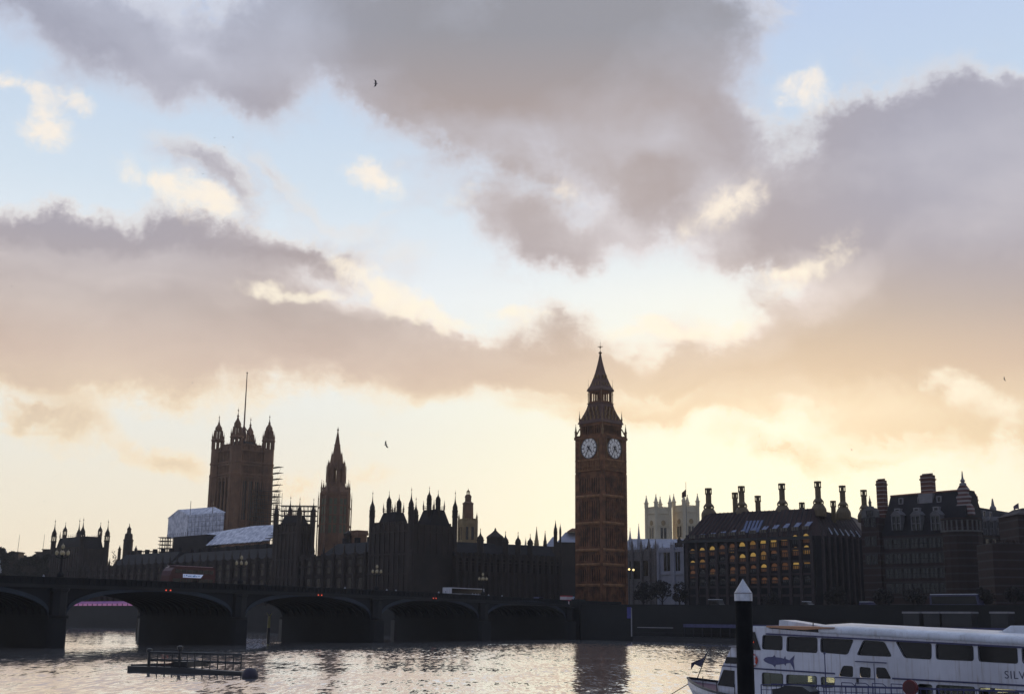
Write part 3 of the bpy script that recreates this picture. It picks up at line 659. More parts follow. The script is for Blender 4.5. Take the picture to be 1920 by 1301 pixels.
# ------------------------------------------------------------------ central spire tower
CD = 536.0; cx0 = gx(625.5, CD); cs = thing('spire_tower', 'slender gothic tower with tapering spire and many pinnacles at the palace centre', 'tower', (cx0, CD, GZ))
def zq(py, px=627): return W(px, py, CD).z-GZ
mb = MB().lathe(0,0,[(6.4,0),(6.4,zq(1000)),(6.0,zq(930)),(6.3,zq(928)),(6.3,zq(923)),(5.6,zq(920)),(4.6,zq(912))],8)
mb.build('lower_stage', M_ST3, cs)
mb = MB()
for i in range(8):
    a = PI/8+i*PI/4; x, y = math.cos(a), math.sin(a)
    mb.lathe(x*6.3,y*6.3,[(.75,0),(.7,zq(925))],4); mb.pin(x*6.3,y*6.3,zq(925),.42,zq(900)-zq(925),4)
    mb.lathe(x*7.4,y*7.4,[(.32,0),(.28,zq(945))],4); mb.pin(x*7.4,y*7.4,zq(945),.26,zq(922)-zq(945),4)
    mb.tube((x*7.4,y*7.4,zq(955)),(x*6.3,y*6.3,zq(948)),.22,n=4); mb.tube((x*7.4,y*7.4,zq(990)),(x*6.3,y*6.3,zq(980)),.22,n=4)
    mb.pin(x*5.2,y*5.2,zq(920),.3,zq(905)-zq(920),4)
mb.build('buttress_pinnacles', M_ST3, cs)
mb = MB(); mg = MB()
for i in range(8):
    a = i*PI/4; rz = a+PI/2; mg.at(math.cos(a)*5.87,math.sin(a)*5.87,0,rz)
    for s in (-1.0,1.0):
        for z0, z1 in ((1000,985),(982,968),(965,950),(947,936)): mg.box(s-.6,s+.6,-.1,.1,zq(z0),zq(z1))
mg.build('lancet_windows', mat('sky_lit_glass', (.11,.12,.06), .3), cs)
mb = MB()   # open lantern stage: eight corner piers, sky between
for i in range(8):
    a = PI/8+i*PI/4; x, y = math.cos(a), math.sin(a)
    mb.lathe(x*3.4,y*3.4,[(.95,zq(913)),(.85,zq(876)),(.8,zq(872))],6); mb.pin(x*3.7,y*3.7,zq(874),.35,zq(862)-zq(874),4)
    mb.lathe(x*4.4,y*4.4,[(.18,zq(905)),(.16,zq(882))],4); mb.pin(x*4.4,y*4.4,zq(882),.16,3,4)
mb.lathe(0,0,[(4.1,zq(913)),(3.9,zq(905))],8).lathe(0,0,[(3.9,zq(880)),(3.6,zq(873)),(3.0,zq(868)),(2.7,zq(858)),(2.7,zq(855))],8)
mb.build('lantern_stage', M_ST3, cs)
mb = MB(); z0, z1 = zq(856), zq(806,632)
mb.lathe(0,0,[(2.0,z0),(1.3,z0+.42*(z1-z0)),(1.55,z0+.43*(z1-z0)),(1.2,z0+.45*(z1-z0)),(.2,z1-.5),(.5,z1),(.2,z1+.5),(.05,zq(800,632))],8)
for i in range(8):
    a = PI/8+i*PI/4; mb.pin(math.cos(a)*2.3,math.sin(a)*2.3,z0-.2,.22,2.6,4)
mb.build('spire', M_ST3, cs)

# ------------------------------------------------------------------ the palace
pal = RF.thing('palace', 'very long dark gothic palace with spiky turrets along the far river bank', 'palace', 0)
def pz(px, py, t=0): return RF.z(px, py, t)
def psx(px, t=0): return RF.s(px, None, t)
ZW = pz(600, 1046)        # wall head of the river front
mb = MB().box(0, RF.L, 0, 22, 0, ZW)
nb = 46; bw = RF.L/nb
for i in range(nb+1):
    x = i*bw; mb.lathe(x, -.5, [(.8,0),(.8,ZW+.6),(.95,ZW+.7),(.95,ZW+1.2),(.7,ZW+1.3)], 8)
for i in range(nb): mb.crenel(i*bw+.8, (i+1)*bw-.8, -.35, .1, ZW, .8, .5)
for i in range(0, nb+1): mb.pin(i*bw, -.5, ZW+1.25, .35, 3.2, 4)
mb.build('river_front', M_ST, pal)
mb = MB()
for z in (GZ+4.5, GZ+10.5, ZW-3.0, ZW-.4): mb.box(0, RF.L, -.5, -.004, z, z+.5)
mb.build('string_courses', M_ST, pal)
ws = MB().box(-.85,.85,-.1,.0,0,4.6).mesh('window', M_DGL); mul = MB()
for x in (-.85,-.28,.28,.85): mul.box(x-.07,x+.07,-.16,-.1,0,4.6)
for z in (0,2.3,4.6): mul.box(-.85,.85,-.15,-.101,z-.08,z+.08)
mul = mul.mesh('mullions', M_ST)
for i in range(nb):
    for z in (GZ+5.3, GZ+11.3):
        w_ = put('window', ws, pal, ((i+.5)*bw, -.006, z)); put('mullions', mul, w_)
rh = pz(670, 1018, 10)
mb = MB()
for a, c in ((psx(204), psx(312)), (psx(312), psx(515)), (psx(592), psx(690))):
    zt_ = pz(250, 1040, 10) if a < psx(300) else rh
    mb.add([(a,1.2,ZW),(c,1.2,ZW),(c,20,ZW),(a,20,ZW),(a+2,8,zt_),(c-2,8,zt_),(c-2,13,zt_),(a+2,13,zt_)], [(0,1,5,4),(1,2,6,5),(2,3,7,6),(3,0,4,7),(4,5,6,7)])
    for k in range(int((c-a)/7)): mb.box(a+4+k*7,a+5.4+k*7,8.5,10,zt_-.5,zt_+1.8)
mb.build('ridge_roof', M_SLATE, pal)
def depth_for(F, s, px):   # how far back from point s of the front a side wall must run to end at column px
    dd = ray(px, F.py); u = dd.x/dd.y; p = F.A+F.e*s; return (u*p.y-p.x)/(F.n.x-u*F.n.y)
def roofed(parent, x0, x1, y0, y1, z0, z1, w=.12):
    MB().frus((x0,x1,y0,y1), (x0+(x1-x0)*w,x1-(x1-x0)*w,y0+(y1-y0)*w*2,y1-(y1-y0)*w*2), z0, z1).build('steep_roof', M_SLATE, parent); mb = MB()
    a, c = x0+(x1-x0)*w, x1-(x1-x0)*w
    for yy in (y0+(y1-y0)*w*2, y1-(y1-y0)*w*2):
        for i in range(12): x = a+(c-a)*i/11; mb.tube((x,yy,z1),(x,yy,z1+1.4),.06,n=3)
        mb.box(a,c,yy-.04,yy+.04,z1+.5,z1+.6)
        for x in (a, c): mb.pin(x,yy,z1,.25,3.2,6)
    mb.build('roof_cresting', M_IRON, parent)
def lant(parent, F, px, tip, base, t, r=.8):
    x = F.s(px, tip+40, t); za, zb_ = F.z(px, base, t), F.z(px, tip, t); h = zb_-za
    MB().turret(x, t, za-3, za+h*.40, r, zb_, 8, h*.22).build('roof_lantern', M_ST, parent)
def pav(F, pa, pb, pc, walltop, tips, parent, rr, op=.13):
    """box seen from its near corner: front from column pa to pb, side running back to column pc"""
    a, c = F.s(pa), F.s(pb); d = depth_for(F, c, pc); zt_ = F.z(pb, walltop)
    mb = MB().box(a, c, -1.2, d, 0, zt_); mb.crenel(a+1.5, c-1.5, -1.4, -.9, zt_, 1.0, .6); mb.crenel(a+1.5, c-1.5, d-.4, d, zt_, 1.0, .6)
    for z in (GZ+4.5, GZ+10.5, GZ+16.5, zt_-2.5): mb.box(a-.3, c+.35, -1.6, d, z, z+.45)
    n = max(4, int((c-a)/2.4))
    for i in range(1, n): x = a+(c-a)*i/n; mb.box(x-.25,x+.25,-1.55,-1.202,0,zt_)
    n = max(4, int(d/2.4))
    for i in range(1, n): y = d*i/n; mb.box(c+.002,c+.3,y-.25,y+.25,0,zt_)
    mb.build('pavilion', M_ST, parent)
    for (x, y), py in zip(((a,-.8),(c,-.8),(c,d),(a,d)), tips):
        px = 0; q_ = F.w(x, y); px = 960+2355*q_.x/q_.y; zt2 = F.z(px, py, y); h = zt2-zt_
        MB().turret(x, y, 0, zt_+h*.42, rr, zt2, 8, h*op).build('turret', M_ST, parent)
    return a, c, d, zt_
a, c, d, zt_ = pav(RF, 105.5, 158.5, 202, 1027, (973,970,974,972), pal, 1.15)
roofed(pal, a+1, c-1, 0, d-1, zt_, RF.z(150,1008,d/2), .05); lant(pal, RF, 120, 978, 1008, 2.5, .95); lant(pal, RF, 186, 978, 1008, d-1, .95)
a, c, d, zt_ = pav(RF, 520, 563.5, 586, 985, (930,931,932,928), pal, .85, 0)
roofed(pal, a+1, c-1, 0, d-1, zt_, RF.z(560,967,d/2))
a, c, d, zt_ = pav(RF, 700.5, 773.5, 852.5, 981, (919,912,918,930), pal, .90)
roofed(pal, a+.5, a+8.5, 1, 7.8, zt_, RF.z(735,961,4)); roofed(pal, c-8, c-1, 8, d-1, zt_, RF.z(815,956,12))
for px, tip, base, t in ((729,919,956,3),(747.7,926,956,6),(804.5,911,951,9),(821,918,951,12)): lant(pal, RF, px, tip, base, t)
NF = Fac(775, 387, 1080, 424)
nfo = NF.thing('palace_north_front', 'dark return wing of the palace with low turrets running to the clock tower', 'palace wing', 0)
a, c = NF.s(857), NF.L-7; ZN = NF.z(960, 1045)
mb = MB().box(a, c, 0, 16, 0, ZN); nn = 17
for i in range(nn+1): x = a+(c-a)*i/nn; mb.lathe(x,-.4,[(.6,0),(.6,ZN+.5),(.75,ZN+.6),(.75,ZN+1)],8)
for i in range(nn): x = a+(c-a)*i/nn; mb.crenel(x+.7,x+(c-a)/nn-.7,-.3,.1,ZN,.8,.5)
for z in (GZ+5,GZ+11,ZN-2): mb.box(a,c,-.4,-.004,z,z+.4)
mb.build('wing_wall', M_ST, nfo)
mb = MB(); za, zb2 = NF.z(870,1017,8), NF.z(1060,1026,8)
mb.add([(a,1,ZN),(c,1,ZN),(c,15,ZN),(a,15,ZN),(a+.5,6,za),(c,6,zb2),(c,10,zb2),(a+.5,10,za)], [(0,1,5,4),(1,2,6,5),(2,3,7,6),(3,0,4,7),(4,5,6,7)]).build('ridge_roof', M_SLATE, nfo)
for i in range(nn):
    w_ = put('window', ws, nfo, (a+(c-a)*(i+.5)/nn, -.006, GZ+12), sc=(.75,1,.9)); put('mullions', mul, w_)
for px, tip, base, r in ((901,996,1012,1.1),(948,1001,1016,1.0),(971.5,1002,1017,.95),(994.3,1006,1018,.95)):
    x = NF.s(px,None,1); z1, z2 = NF.z(px,base,1), NF.z(px,tip,1); MB().turret(x,1,ZN-3,z1,r,z2+1.2).build('turret', M_ST, nfo)
x = NF.s(928.7,None,8); z1, z2 = NF.z(928,1009,8), NF.z(928,989,8)
MB().lathe(x,8,[(2.9,ZN),(2.9,z1),(3.1,z1+.2),(2.6,z1+.8),(1.3,z1+.5*(z2-z1)),(.35,z1+.75*(z2-z1)),(.4,z1+.8*(z2-z1)),(.08,z2)],8).build('domed_cupola', M_ST, nfo)
# chimney stub with battlements
x = RF.s(674,None,16); o = thing('chimney_stack', 'short battlemented brick chimney right of the spire tower', 'chimney', RF.w(x,16,0), RF.rz)
za, zb2 = pz(674,1018,16), pz(674,995,16); MB().box(-1.9,1.9,-1.9,1.9,ZW,zb2-1.6).box(-2.3,2.3,-2.3,2.3,zb2-1.596,zb2-.7).crenel(-2.3,2.3,-2.3,2.3,zb2-.7,.8,.5).build('stack', M_ST3, o)
# small end turret at x 655
x = RF.s(654,None,14); MB().lathe(x,14,[(1.6,ZW),(1.6,pz(654,1004,14)),(1.9,pz(654,1003,14)),(1.9,pz(654,1000,14)),(.2,pz(654,994,14))],8).build('turret', M_ST, pal)

# ------------------------------------------------------------------ ventilation tower with lantern (x 878)
D = 470.0
def ztf(D_): return lambda px, py: W(px, py, D_).z-GZ
z = ztf(D); vtw = thing('lantern_tower', 'square pale yellow tower topped by an octagonal lantern and small cupola', 'tower', (gx(876.5,D), D, GZ), R(20))
k = D/2355
mb = MB().box(-2.7,2.7,-2.7,2.7,0,z(877,976)); mb.build('tower_base', M_YEL, vtw)
mb = MB()
for kk in range(4):
    mb.at(0,0,0,kk*PI/2)
    for s in (-1.1,1.1): mb.box(s-.5,s+.5,-2.76,-2.704,z(877,1012),z(877,988))
mb.build('belfry_openings', M_DGL, vtw)
mb = MB().box(-3.0,3.0,-3.0,3.0,z(877,984),z(877,983))
for x in (-1,1):
    for y in (-1,1): mb.lathe(x*2.7,y*2.7,[(.45,0),(.45,z(877,975))],8).pin(x*2.7,y*2.7,z(877,975),.4,z(877,961)-z(877,975),4)
mb.crenel(-2.5,2.5,-2.75,2.75,z(877,976),.8,.4).build('corner_shafts', M_YEL, vtw)
mb = MB().lathe(0,0,[(2.15,z(877,976)),(2.0,z(877,945)),(2.25,z(877,944)),(2.1,z(877,943)),(1.2,z(877,940)),(1.2,z(878,932)),(1.4,z(878,931)),(.85,z(878,927))],8)
mb.build('octagon_stage', M_ST3, vtw)
mb = MB().ogee(0,0,z(878,922),.62,z(879,914)-z(878,922),8)
for i in range(6): a = i*PI/3; mb.tube((math.cos(a)*.6,math.sin(a)*.6,z(878,927)),(math.cos(a)*.6,math.sin(a)*.6,z(878,922)),.1,n=4)
mb.build('cupola', M_GLD, vtw)
# far lantern tower at the left
D = 640.0; z = ztf(D); vt2 = thing('far_lantern_tower', 'small dark stepped tower with lantern right of the left palace pavilion', 'tower', (gx(241,D), D, GZ))
mb = MB().lathe(0,0,[(2.5,0),(2.4,z(241,1014)),(2.7,z(241,1013)),(2.1,z(241,1010)),(1.9,z(242,1001)),(1.1,z(242,999)),(1.0,z(242,993)),(1.2,z(242,992)),(.3,z(242,987)),(.1,z(242,981))],8)
mb.build('tower_body', M_ST, vt2); mb = MB()
for x in (-4.2,4.2): mb.lathe(x,0,[(.8,0),(.8,z(226,1034))],8).pin(x,0,z(226,1034),.75,z(226,1022)-z(226,1034),8)
mb.build('side_turrets', M_ST, vt2)

# ------------------------------------------------------------------ sheeted scaffold roofs on the palace
SF = Fac(314, 545, 420, 520)
sh = SF.thing('sheeted_scaffold_shed', 'white sheeted gabled scaffold shed left of the square royal tower', 'scaffold shed', 0)
zb_, ze, zr = SF.z(352,1005), SF.z(352,966), SF.z(345,957,5)
# gable end faces left, long side faces the river
xa, xb = SF.s(352), SF.s(419)
Gp = Vector((gx(352, 528), 528)); th2 = SF.rz
sd = 11.0
box_ = [(xa,0),(xb,0),(xb,sd),(xa,sd)]
ga = W(316, 968, 556); ang = math.atan2(ga.y-SF.w(xa).y, ga.x-SF.w(xa).x)-SF.rz   # direction of the gable wall
gd = Vector((math.cos(ang), math.sin(ang)))*(Vector((ga.x,ga.y))-Vector((SF.w(xa).x,SF.w(xa).y))).length
A_ = Vector((xa,0)); B_ = Vector((xb,0)); C_ = B_+gd; D_ = A_+gd; mA = (A_+D_)/2; mB = (B_+C_)/2
ze2 = W(316,968,556).z
mb = MB().add([(*A_,zb_),(*B_,zb_),(*B_,ze),(*A_,ze),(*D_,zb_),(*C_,zb_),(*C_,ze),(*D_,ze),(*mA,ze+3.0),(*mB,ze+3.0)],
   [(0,1,2,3),(4,0,3,8,7),(5,4,7,6),(1,5,6,9,2)]); mb.build('sheeting_walls', M_SHEET, sh)
mb = MB(); e = (B_-A_).normalized()*.6; up = Vector((0,0,.25))
V = [Vector((*(p), zz)) for p, zz in ((A_-e,ze),(B_+e,ze),(mB+e,ze+3.0),(mA-e,ze+3.0),(D_-e,ze),(C_+e,ze))]
mb.add([*V, *[p+up for p in V]], [(0,1,2,3),(3,2,5,4),(6,7,8,9),(9,8,11,10),(0,1,7,6),(4,5,11,10),(0,3,9,6),(3,4,10,9),(1,2,8,7),(2,5,11,8)]).build('sheet_roof', M_SHEET, sh)
mb = MB()
for i in range(11):
    p = A_+(B_-A_)*i/10; q_ = A_+gd*i/10; mb.tube((p.x,p.y-.15,ZW-6),(p.x,p.y-.15,ze),.05,n=4); mb.tube((q_.x,q_.y,ZW-6),(q_.x,q_.y,zb_+2),.12,n=4)
for i in range(5): mb.tube((A_.x,A_.y-.2,zb_+i*2),(B_.x,B_.y-.2,zb_+i*2),.04,n=4)
for px, D0 in ((358,520),(400,525)):
    x = SF.s(px); mb.tube((x,-1,ze),(x,-1,ze+6),.14,n=4)
mb.build('scaffold_tubes', M_POLE, sh)
# lower sloping sheet
LF = Fac(360, 512, 500, 478)
lo = LF.thing('sheeted_roof_cover', 'white sloping temporary roof sheeting spread below the square royal tower', 'roof sheeting', 0)
pts = [LF.sz(*p) for p in ((383,1022),(497,1013),(498,998),(500,996),(500,980),(440,983),(402,990),(362,998),(360,1006),(385,1007),(383,1014))]
mid = LF.z(440, 1003)
n = len(pts); mb = MB(); vs_ = [(x, (zz-LF.z(440,1022))*1.1, zz) for x, zz in pts]
mb.add(vs_+[(x, y+.5, zz-.2) for x, y, zz in vs_], [tuple(range(n)), tuple(range(n,2*n))[::-1]]+[((i+1)%n,i,i+n,(i+1)%n+n) for i in range(n)])
mb.build('sheeting', M_SHEET, lo)
mb = MB()
for i in range(14):
    x = pts[0][0]+(pts[1][0]-pts[0][0])*i/13; mb.tube((x,1.0,ZW-4),(x,1.0,LF.z(440,1021)),.1,n=4); mb.tube((x,-.12,LF.z(440,1020)),(x-2,13,LF.z(440,989)),.07,n=4)
for i in range(9): mb.tube((pts[1][0]-3,1+i*1.3,pts[1][1]+i*1.1),(pts[1][0]+4.5,1+i*1.3,pts[1][1]+i*1.1),.13,n=4)
mb.build('scaffold_tubes', M_POLE, lo)
# black block of palace roofs beneath the sheds
mb = MB().box(RF.s(325,None,14), RF.s(515,None,14), 14, 22, ZW-8, RF.z(440,1024,14)).box(RF.s(325,None,14), RF.s(388,None,14), 14.2, 21, ZW-8, RF.z(355,1004,14)).build('roof_block', M_SLATE, pal)
# scaffolds: left edge of the shed, and behind the centre block
def lattice(name, label, D, x0, x1, y0, y1, nx_, nz, dep=3):
    a = W(x0, y1, D); b2 = W(x1, y0, D); o = thing(name, label, 'scaffolding', (a.x, D, a.z)); w, h = b2.x-a.x, b2.z-a.z; mb = MB()
    for j in (0, dep):
        for i in range(nx_+1): mb.tube((w*i/nx_,j,-6),(w*i/nx_,j,h),.12,n=4)
        for k in range(nz+1): mb.tube((-1,j,h*k/nz),(w+1,j,h*k/nz),.12,n=4)
    for k in range(nz+1): mb.box(-.5,w+.5,0,dep,h*k/nz-.3,h*k/nz-.15)
    mb.build('scaffold_tubes', M_POLE, o); return o
lattice('roof_scaffold', 'open tube scaffold at the left end of the white sheeted shed', 550, 299, 316, 1007, 1034, 3, 4)
lattice('roof_scaffold', 'tube scaffold stage showing between the turrets left of the spire tower', 500, 527, 590, 948, 975, 9, 3)
lattice('roof_scaffold', 'low tube scaffold along the roofs right of the far stepped tower', 590, 258, 292, 1033, 1042, 5, 1)

# ------------------------------------------------------------------ roofs and spires between clock tower and palace, and the abbey
D = 520.0; z = ztf(D); h1 = thing('pale_long_roof', 'pale blue-white pitched roof showing just left of the clock tower', 'hall roof', (gx(1022,D), D, GZ))
w1, w2 = gx(1044,D)-gx(1022,D), gx(1080,D)-gx(1022,D)
mb = MB().frus((0,w1,0,16),(3.4,w1,7,9),z(1022,1024),z(1035,1004)); mb.frus((w1+.01,w2+6,0,18),(w1+4,w2+6,8,10),z(1060,1016),z(1065,995)); mb.build('roof', M_WHT, h1)
MB().box(0,w1,0,16,0,z(1022,1024)-.004).box(w1+.01,w2+6,0,18,0,z(1060,1016)-.004).build('walls', M_ST, h1)
MB().frus((w2-3.5,w2+5,2,8),(w2-1.5,w2+5,3,7),z(1070,995),z(1070,989)).build('ridge_block', M_ST3, h1)
def spirelet(px, tip, base, wpx, D, label, m=M_ST, name='stone_spire'):
    z = ztf(D); o = thing(name, label, 'spire', (gx(px,D), D, GZ)); r = wpx*D/2355/2
    MB().lathe(0,0,[(r*1.05,0),(r*1.05,z(px,base)),(r*1.2,z(px,base)+.2),(r,z(px,base)+.5),(r*.08,z(px,tip+2)),(r*.25,z(px,tip+1.5)),(r*.05,z(px,tip))],8).build('spire', m, o)
    mb = MB()
    for i in range(4): a = PI/4+i*PI/2; mb.pin(math.cos(a)*r*1.2,math.sin(a)*r*1.2,z(px,base)-1,r*.22,3,4)
    mb.build('corner_pins', m, o)
spirelet(985.6,1006,1022,3.5,560,'thin pale spire tip fourth from the clock tower, behind the wing roof',M_PALE)
spirelet(1006,987,1021,9,520,'pale green-grey spire standing behind the palace wing roof',M_YEL)
spirelet(1022,994,1022,7,500,'dark gable spire at the left end of the pale roof')
spirelet(1041.5,975,998,7,480,'tallest dark spire just left of the clock tower')
spirelet(1050.5,980,997,4,478,'thin dark pinnacle next to the tallest spire left of the clock tower')
spirelet(1181.5,989,1016,6,560,'pale gabled pinnacle just right of the clock tower',M_WHT)
spirelet(1197.8,981,1018,7,560,'pale pointed spire between the clock tower and the abbey towers',M_WHT)
spirelet(1216,1010,1036,12,470,'dark green pyramid spire below the left abbey tower')
# abbey
D = 700.0; z = ztf(D)
for px0, px1, lb, top in ((1212,1258,'left one of the twin pale abbey towers with corner pinnacles',954),(1264,1310,'right one of the twin pale abbey towers, behind the flagpole',951)):
    cx = (px0+px1)/2; hw = (gx(px1,D)-gx(px0,D))/2*.69; o = thing('abbey_tower', lb, 'church tower', (gx(cx,D), D, GZ), R(28), 'twin abbey towers'); T_ = z(cx,top)
    mb = MB().box(-hw,hw,-hw,hw,0,T_); mb.box(-hw-.4,hw+.4,-hw-.4,hw+.4,z(cx,top+10),z(cx,top+9)).box(-hw-.4,hw+.4,-hw-.4,hw+.4,z(cx,top+33),z(cx,top+32))
    for k in range(4): mb.at(0,0,0,k*PI/2).crenel(-hw+1,hw-1,-hw,-hw+.6,T_,1.0,.5)
    mb.build('tower_body', M_PALE, o); mb = MB()
    for x in (-hw,hw):
        for y in (-hw,hw): mb.lathe(x,y,[(1.1,0),(1.0,T_+.5)],8).pin(x,y,T_+.5,1.15,z(cx,top-24)-T_,8)
    mb.build('pinnacles', M_PALE, o)
    for k in (0,3):
        w_ = bpy.data.objects.new('w', None); bpy.data.objects.remove(w_)
        a = k*PI/2; mb = MB()
        for s in (-1.15,1.15): mb.box(s-.8,s+.8,-.1,.02,z(cx,top+56),z(cx,top+36))
        mb.lathe(0,0,[(0,0)],3) if 0 else None
        p = mb.build('belfry_window', M_DGL, o); p.location = (math.sin(a)*(hw+.02), -math.cos(a)*(hw+.02), 0); p.rotation_euler = (0,0,a)
        mb = MB(); zc = z(cx,top+27); n = 20
        mb.add([(1.5*math.cos(2*PI*i/n),y,zc+1.5*math.sin(2*PI*i/n)) for y in (-.1,.02) for i in range(n)], [tuple(range(n))]+[(i,(i+1)%n,(i+1)%n+n,i+n) for i in range(n)])
        p = mb.build('round_panel', M_YEL, o); p.location = (math.sin(a)*(hw+.02), -math.cos(a)*(hw+.02), 0); p.rotation_euler = (0,0,a)
D = 640.; z = ztf(D); nv = thing('abbey_nave', 'pale long abbey roof and wall below the twin towers', 'church', (gx(1172,D), D, GZ)); w = gx(1290,D)-gx(1172,D)
MB().frus((0,w,0,20),(3,w,9,11),z(1230,1026),z(1230,1008)).build('nave_roof', M_WHT, nv)
mb = MB().box(0,w,0,20,0,z(1230,1026)-.004)
for i in range(7): mb.box(w*i/7,w*i/7+.9,-1.6,-.002,0,z(1230,1030)); mb.pin(w*i/7+.45,-1.2,z(1230,1030),.5,3.5,4)
mb.build('nave_wall', M_WHT, nv)
# ornate white church front
WF = Fac(1168, 470, 1232, 455); o = WF.thing('gothic_porch_block', 'grey ornate gabled building just right of the clock tower', 'building', 0)
mb = MB().box(0,WF.L,0,12,0,WF.z(1190,1034)); mb.crenel(0,WF.L,-.2,.3,WF.z(1190,1034),.8,.6)
for px in (1172,1186,1203,1218,1230): x = WF.s(px); mb.lathe(x,-.3,[(.55,0),(.55,WF.z(px,1030))],8).pin(x,-.3,WF.z(px,1030),.55,4,8)
mb.box(0,WF.L,-.25,-.003,WF.z(1190,1050),WF.z(1190,1048)); mb.build('wall', mat('grey_stone', (.20,.18,.17), .85), o)
MB().box(WF.s(1180),WF.s(1200),-.06,-.004,WF.z(1190,1085),WF.z(1190,1052)).box(WF.s(1206),WF.s(1216),-.06,-.004,WF.z(1190,1080),WF.z(1190,1052)).build('windows', M_DGL, o)
C2 = Fac(1232, 450, 1284, 440); o = C2.thing('white_church_tower', 'white stone church block with two tall dark windows left of the amber-windowed office building', 'church', 0)
zt_ = C2.z(1250,1030); mb = MB().box(0,C2.L,0,11,0,zt_)
for px in (1234,1259,1263,1283): x = C2.s(px); mb.box(x-.5,x+.5,-.5,-.002,0,zt_+.6); mb.pin(x,-.25,zt_+.6,.45,2.4,4)
mb.box(0,C2.L,-.4,-.004,zt_-1,zt_-.4).box(0,C2.L,-.4,-.004,C2.z(1250,1077),C2.z(1250,1075)).crenel(0,C2.L,-.1,.3,zt_,.7,.5).build('wall', M_WHT, o)
for a_, b_ in ((1244,1256),(1266,1274)):
    w_ = MB().box(C2.s(a_),C2.s(b_),-.08,-.003,C2.z(1250,1070),C2.z(1250,1034)).build('tall_window', M_DGL, o)
    mb = MB(); mb.box((C2.s(a_)+C2.s(b_))/2-.08,(C2.s(a_)+C2.s(b_))/2+.08,-.16,-.082,C2.z(1250,1070),C2.z(1250,1034)).build('mullion', M_WHT, w_)
x = C2.s(1255); MB().box(x-1.2,x+1.2,4,6.4,zt_,C2.z(1255,1016)).pin(x,5.2,C2.z(1255,1016),.7,2.6,4).build('chimney', M_ST, o)
# flagpole in front of right abbey tower
D = 430.; z = ztf(D); o = thing('flagpole', 'tall white flagpole with small red flag before the right abbey tower', 'flagpole', (gx(1288,D), D, GZ))
MB().tube((0,0,0),(0,0,z(1287,903)),.16,.07).build('pole', M_TRIM, o)
mb = MB(); H = z(1287,917)
mb.add([(-.02,-.03,H),(-.02,-.03,H-2.6),(-1.5,.25,H-2.9),(-1.4,.2,H-1.2),(-.02,.03,H),(-.02,.03,H-2.6),(-1.5,.31,H-2.9),(-1.4,.26,H-1.2)],[(0,1,2,3),(7,6,5,4),(0,4,5,1),(1,5,6,2),(2,6,7,3),(3,7,4,0)]).build('flag', M_RED, o)

# ------------------------------------------------------------------ office block with tall round chimneys
PF = Fac(1281, 395, 1530, 367)
po = PF.thing('office_block', 'dark office block with amber sun-glow windows and tall round chimneys', 'office building', 0)
EV = PF.z(1400, 1008); BK = 30.0
PD = Fac(1530, 367, 1627, 385); cL = PF.L
rg = PF.w(PF.L); side = (PD.w(PD.L)-rg); sa = math.atan2(side.y, side.x)-PF.rz; sl = side.length
S2 = Vector((cL+math.cos(sa)*sl, math.sin(sa)*sl))     # far end of the right-hand side, local
foot = [(0,0),(cL-2,0),(cL-.4,.3),(cL+1.0,1.6),(S2.x,S2.y),(S2.x-6,S2.y+26),(4,BK)]
mb = MB().prism_xy(foot, 0, EV); mb.build('walls', M_SLATE, po)
cols = [1298,1316,1335,1353.4,1372.5,1391,1411,1430.6,1450,1470,1490.6,1511]
mb = MB(); bw_ = PF.s(cols[6])-PF.s(cols[5])
edges = [PF.s(c)-bw_*.5 for c in cols]+[PF.s(cols[-1])+bw_*.5]
for x in edges:
    mb.box(x-.45,x+.45,-.8,-.003,0,EV-1.2); mb.lathe(x,-.5,[(.42,EV-1.2),(.3,EV+1.5)],8)
for zz in [PF.z(1400, y) for y in (1031,1054,1077,1100,1116)]: mb.box(edges[0],edges[-1],-.35,-.004,zz-.35,zz+.35)
for k in range(9):
    x = cL+1.2+(S2.x-cL-1.2)*k/8; y = 1.6+(S2.y-1.6)*k/8; mb.lathe(x+.2,y-.3,[(.5,0),(.5,EV-.6),(.35,EV+1.4)],6)
mb.build('stone_piers', mat('dark_sandstone', (.055,.04,.038), .8), po)
def slope(px): return (px-1400)*-.13
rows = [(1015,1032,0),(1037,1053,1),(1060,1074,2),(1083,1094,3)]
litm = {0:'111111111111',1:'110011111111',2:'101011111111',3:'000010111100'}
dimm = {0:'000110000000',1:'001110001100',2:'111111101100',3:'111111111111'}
wm_ = {}
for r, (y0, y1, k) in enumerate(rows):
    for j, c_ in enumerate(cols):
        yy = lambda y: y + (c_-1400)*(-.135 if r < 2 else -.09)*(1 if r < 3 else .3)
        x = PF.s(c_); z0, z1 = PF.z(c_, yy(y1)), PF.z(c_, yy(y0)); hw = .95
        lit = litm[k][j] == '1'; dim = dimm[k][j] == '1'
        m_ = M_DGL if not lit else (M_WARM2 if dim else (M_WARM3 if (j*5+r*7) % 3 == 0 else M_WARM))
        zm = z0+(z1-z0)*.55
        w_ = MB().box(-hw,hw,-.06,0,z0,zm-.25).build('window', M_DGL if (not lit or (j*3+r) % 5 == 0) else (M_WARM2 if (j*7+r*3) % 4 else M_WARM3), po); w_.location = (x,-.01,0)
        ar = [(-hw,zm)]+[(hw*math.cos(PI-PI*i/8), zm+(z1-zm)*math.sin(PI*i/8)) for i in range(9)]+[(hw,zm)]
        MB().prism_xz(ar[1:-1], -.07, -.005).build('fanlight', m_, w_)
        mb = MB()
        for s in (-.62,0,.62): mb.box(s-.13,s+.13,-.16,-.072,z0,zm)
        mb.box(-hw,hw,-.2,-.071,zm-.3,zm-.05).build('glazing_bars', M_BLK, w_)
ev = MB()
